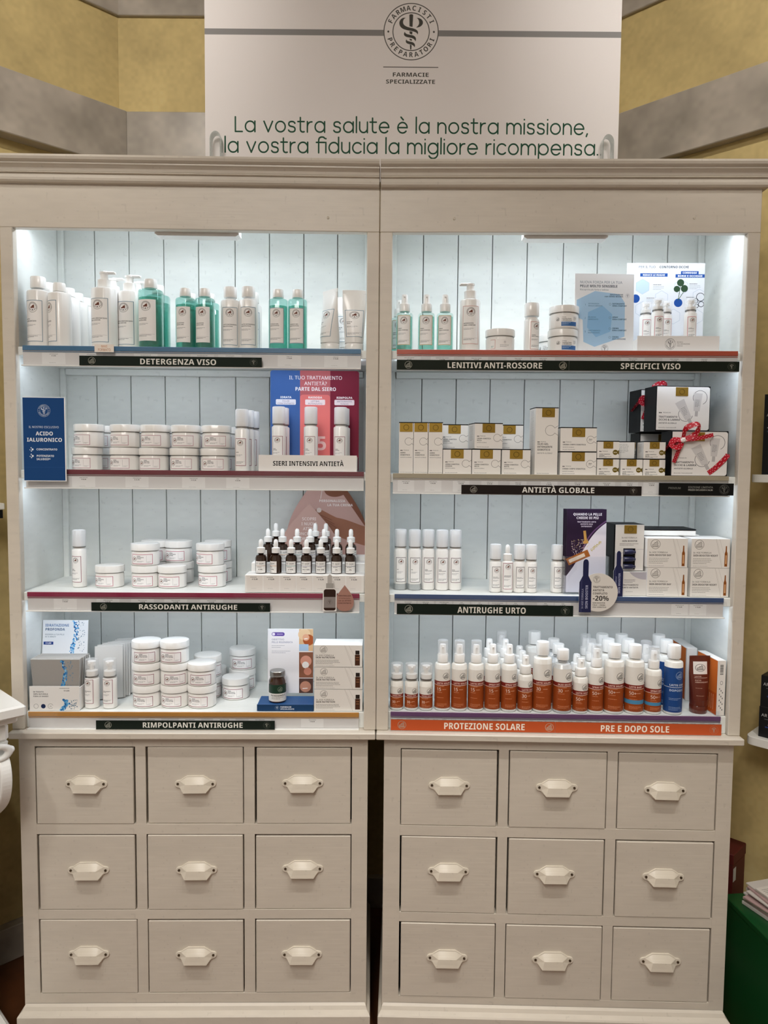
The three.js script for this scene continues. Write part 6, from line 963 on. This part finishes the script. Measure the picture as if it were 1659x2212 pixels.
// ---------------------------------------------------------------- things along the two slanting walls beside the hutches
// wall frames: s runs along the wall (towards the back corner on the left, towards the room on the right), d is the distance from the wall
function onWall(side, name, label, category, s, y, d, turn = 0, group) {
  const o = new THREE.Group(); o.name = numbered(name); scene.add(o); const q = Math.SQRT1_2;
  if (side === 'left') { o.position.set(-0.6625 + (d + s) * q, y, -0.6625 + (d - s) * q); o.rotation.y = Math.PI / 4 + turn; }
  else { o.position.set(0.6175 + (s - d) * q, y, -0.6175 + (s + d) * q); o.rotation.y = -Math.PI / 4 + turn; }
  return tag(o, label, category, group);
}
{ // white carved console at the left edge
  const t = onWall('left', 'console_table', 'white carved console table with scroll bracket at the left edge', 'console', -0.592, 0, 0.005);
  const W = M.white;
  part(t, 'table_top', merge([box(-1.3, 0, 0.826, 0.85, 0, 0.515, 0.004), box(-1.3, -0.012, 0.812, 0.8255, 0, 0.5, 0.004), box(-1.3, -0.024, 0.77, 0.8115, 0, 0.485, 0.008)]), W);
  part(t, 'body', box(-1.3, -0.09, 0.1, 0.7695, 0, 0.36, 0.004), W);
  part(t, 'plinth', merge([box(-1.3, -0.004, 0, 0.088, 0, 0.5, 0.003), box(-1.3, -0.012, 0.0885, 0.1, 0, 0.49, 0.003)]), W);
  const sc = new THREE.Shape(); sc.moveTo(0.36, 0.7695); sc.lineTo(0.478, 0.7695); sc.bezierCurveTo(0.47, 0.755, 0.468, 0.752, 0.474, 0.742); sc.bezierCurveTo(0.502, 0.73, 0.506, 0.68, 0.48, 0.648); sc.bezierCurveTo(0.45, 0.61, 0.4, 0.6, 0.36, 0.54);
  const br = (w) => { const g = new THREE.ExtrudeGeometry(sc, { depth: w, bevelEnabled: true, bevelSize: 0.003, bevelThickness: 0.003, bevelSegments: 2, curveSegments: 14 }); g.rotateY(-Math.PI / 2); return boxUV(g); };
  const bracket = part(t, 'scroll_bracket', merge([mv(br(0.016), -0.028, 0, 0), mv(br(0.012), -0.05, 0, -0.006), mv(br(0.016), -0.07, 0, 0)]), W);
  const knot = new THREE.TorusGeometry(0.013, 0.006, 8, 18); knot.scale(1.5, 1, 1); part(t, 'knot', merge([mv(knot, -0.046, 0.752, 0.486), mv(new THREE.SphereGeometry(0.008, 12, 8), -0.022, 0.753, 0.482)]), W);
  const b = onWall('left', 'white_box', 'plain white box standing on the carved console at the left edge', 'box', -0.70, 0.8505, 0.36); part(b, 'box', merge([box(-0.12, 0, 0, 0.034, 0, 0.12, 0.002), box(-0.121, 0.001, 0.0345, 0.04, -0.001, 0.121, 0.002)]), W);
}
{
  const t = onWall('left', 'wall_shelf', 'white wall shelf with black label strip beside the left hutch', 'shelf', -0.495, 1.2255, 0.001); part(t, 'board', box(-0.8, 0, 0, 0.016, 0, 0.12, 0.002), M.white); part(t, 'label_strip', box(-0.8, -0.004, -0.0215, -0.0005, 0.113, 0.116, 0.0004), M.black); part(t, 'bracket', box(-0.5, -0.48, -0.09, -0.001, 0, 0.1, 0.002), M.white);
  const r = onWall('left', 'wall_plate', 'dark red plate on the wall low at the left edge', 'plate', -0.6, 0.285, 0.001); part(r, 'plate', box(-0.12, -0.012, 0, 0.075, 0, 0.025, 0.003), M.redBox); part(r, 'rim', box(-0.126, -0.006, -0.006, 0.081, -0.0005, 0.006, 0.002), M.dark);
}
[[1.3105, 0.0185, 0.14, 0.5165, 'upper'], [0.6795, 0.0205, 0.14, 0.5305, 'lower']].forEach(([y, th, d, s, w]) => {
  const t = onWall('right', 'wall_shelf', `white wall shelf beside the right hutch, ${w} of two`, 'shelf', s, y, 0.001, 0, 'right wall shelves'); const sh = new THREE.Shape(); sh.moveTo(0, 0); sh.lineTo(0.9, 0); sh.lineTo(0.9, d); sh.lineTo(0.02, d); sh.quadraticCurveTo(0, d, 0, d - 0.02);
  const g = new THREE.ExtrudeGeometry(sh, { depth: th - 0.003, bevelEnabled: true, bevelSize: 0.0015, bevelThickness: 0.0015, bevelSegments: 2, curveSegments: 8 }); g.rotateX(Math.PI / 2); g.translate(0, th - 0.0015, 0); part(t, 'board', boxUV(g), M.white); part(t, 'bracket', box(0.3, 0.32, -0.09, -0.0005, 0, 0.1, 0.002), M.white);
});
{
  const f1 = print(120, 190, 3, (c, w, h) => { fill(c, '#17191d', 0, 0, w, h); T(c, 'AR', 6, 52, 13, { color: '#c9cbcf', stretch: 1.1 }); ring(c, '#8a8c90', 1, 40, 47, 6, 0.6, 2.6); greek(c, 8, 78, 30, 1, 3, '#b5b8bd', 2); fill(c, '#3c4a57', 8, 86, 40, 4); });
  const f2 = print(110, 75, 4, (c, w, h) => { fill(c, '#16181d', 0, 0, w, h); T(c, 'AR', 5, 24, 10, { color: '#d0d2d6', stretch: 1.1 }); ring(c, '#8a8c90', 0.9, 29, 20, 5, 0.6, 2.6); greek(c, 12, 29, 18, 1, 3, '#8d9096', 1); greek(c, 20, 42, 16, 1, 3, '#b5b8bd', 1.6); fill(c, '#2d3f7c', 14, 47, 40, 3.4); });
  const dark = (label, s, y, w, h, pr) => { const o = onWall('right', 'dark_box', label, 'carton', s, y, 0.02, 0, 'dark cartons at right'); const g = new THREE.BoxGeometry(w, h, 0.105); part(o, 'carton', mapTo(g, pr), [M.black, M.black, M.black, M.black, pr.s.gloss, M.black], [w / 2, h / 2, 0.053]); };
  dark('tall black carton on the upper wall shelf at the right edge', 0.536, 1.3295, 0.12, 0.188, f1);
  dark('black carton on the lower wall shelf, bottom of two', 0.5535, 0.7005, 0.11, 0.0735, f2); dark('black carton on the lower wall shelf, stacked on the other', 0.555, 0.7745, 0.11, 0.0755, f2);
}
{ // green bin with papers
  const b = thing('storage_bin', 'dark green storage box on the floor beside the right drawer chest', 'bin', 'W', 0.97, 0, 0.075, 0.12);
  part(b, 'body', box(-0.085, 0.085, 0, 0.285, -0.23, 0.25, 0.003), M.green); part(b, 'lid', box(-0.0875, 0.0875, 0.2855, 0.3, -0.2325, 0.2525, 0.002), M.green);
  const pap = new THREE.MeshStandardMaterial({ color: 0xcfc9c4, roughness: 0.8 }), pink = new THREE.MeshStandardMaterial({ color: 0xb79a98, roughness: 0.8 }), news = print(150, 200, 3, (c, w, h) => { fill(c, '#ddd8d2', 0, 0, w, h); fill(c, '#4f9a98', 20, 70, 130, 90); for (let i = 0; i < 8; i++) greek(c, 28, 78 + i * 9, 100, 1, 3, '#d5e6e4', 2); greek(c, 10, 10, 120, 8, 6, '#77736f', 1.5); });
  let y = 0.3005; const names = ['lowest', 'second lowest', 'third', 'fourth', 'fifth', 'sixth', 'seventh', 'eighth', 'ninth'];
  names.forEach((n, i) => { const th = [0.008, 0.005, 0.006, 0.005, 0.004, 0.007, 0.004, 0.005, 0.004][i]; const o = thing('paper_stack', `bundle of loose papers on the green box, ${n} in the pile`, 'papers', 'W', 0.985 + (rnd() - 0.5) * 0.012, y, -0.03 + (rnd() - 0.5) * 0.02, 0.3 + (rnd() - 0.5) * 0.25, 'papers on the bin'); part(o, 'sheets', box(-0.07, 0.07, 0, th - 0.0004, -0.1, 0.11, 0.0005), i % 3 === 1 ? pink : pap); y += th; });
  const nw = thing('newspaper', 'folded leaflet with teal print on top of the paper pile', 'leaflet', 'W', 0.99, y + 0.0005, -0.01, 0.3); const g = new THREE.BoxGeometry(0.13, 0.003, 0.19); part(nw, 'sheets', mapTo(g, news), [pap, pap, news.s.paper, pap, pap, pap], [0, 0.002, 0]);
  const r = thing('red_box', 'dark red box standing behind the green box and the chest', 'box', 'W', 0.925, 0, -0.255, 0.78); part(r, 'body', box(-0.045, 0.045, 0, 0.335, -0.02, 0.02, 0.002), M.redBox); part(r, 'lid', box(-0.047, 0.047, 0.3355, 0.365, -0.022, 0.022, 0.002), M.redBox); part(r, 'label', box(-0.04, -0.022, 0.29, 0.325, 0.0202, 0.0206, 0.0001), M.cardGrey);
}

renderer.render(scene, camera);
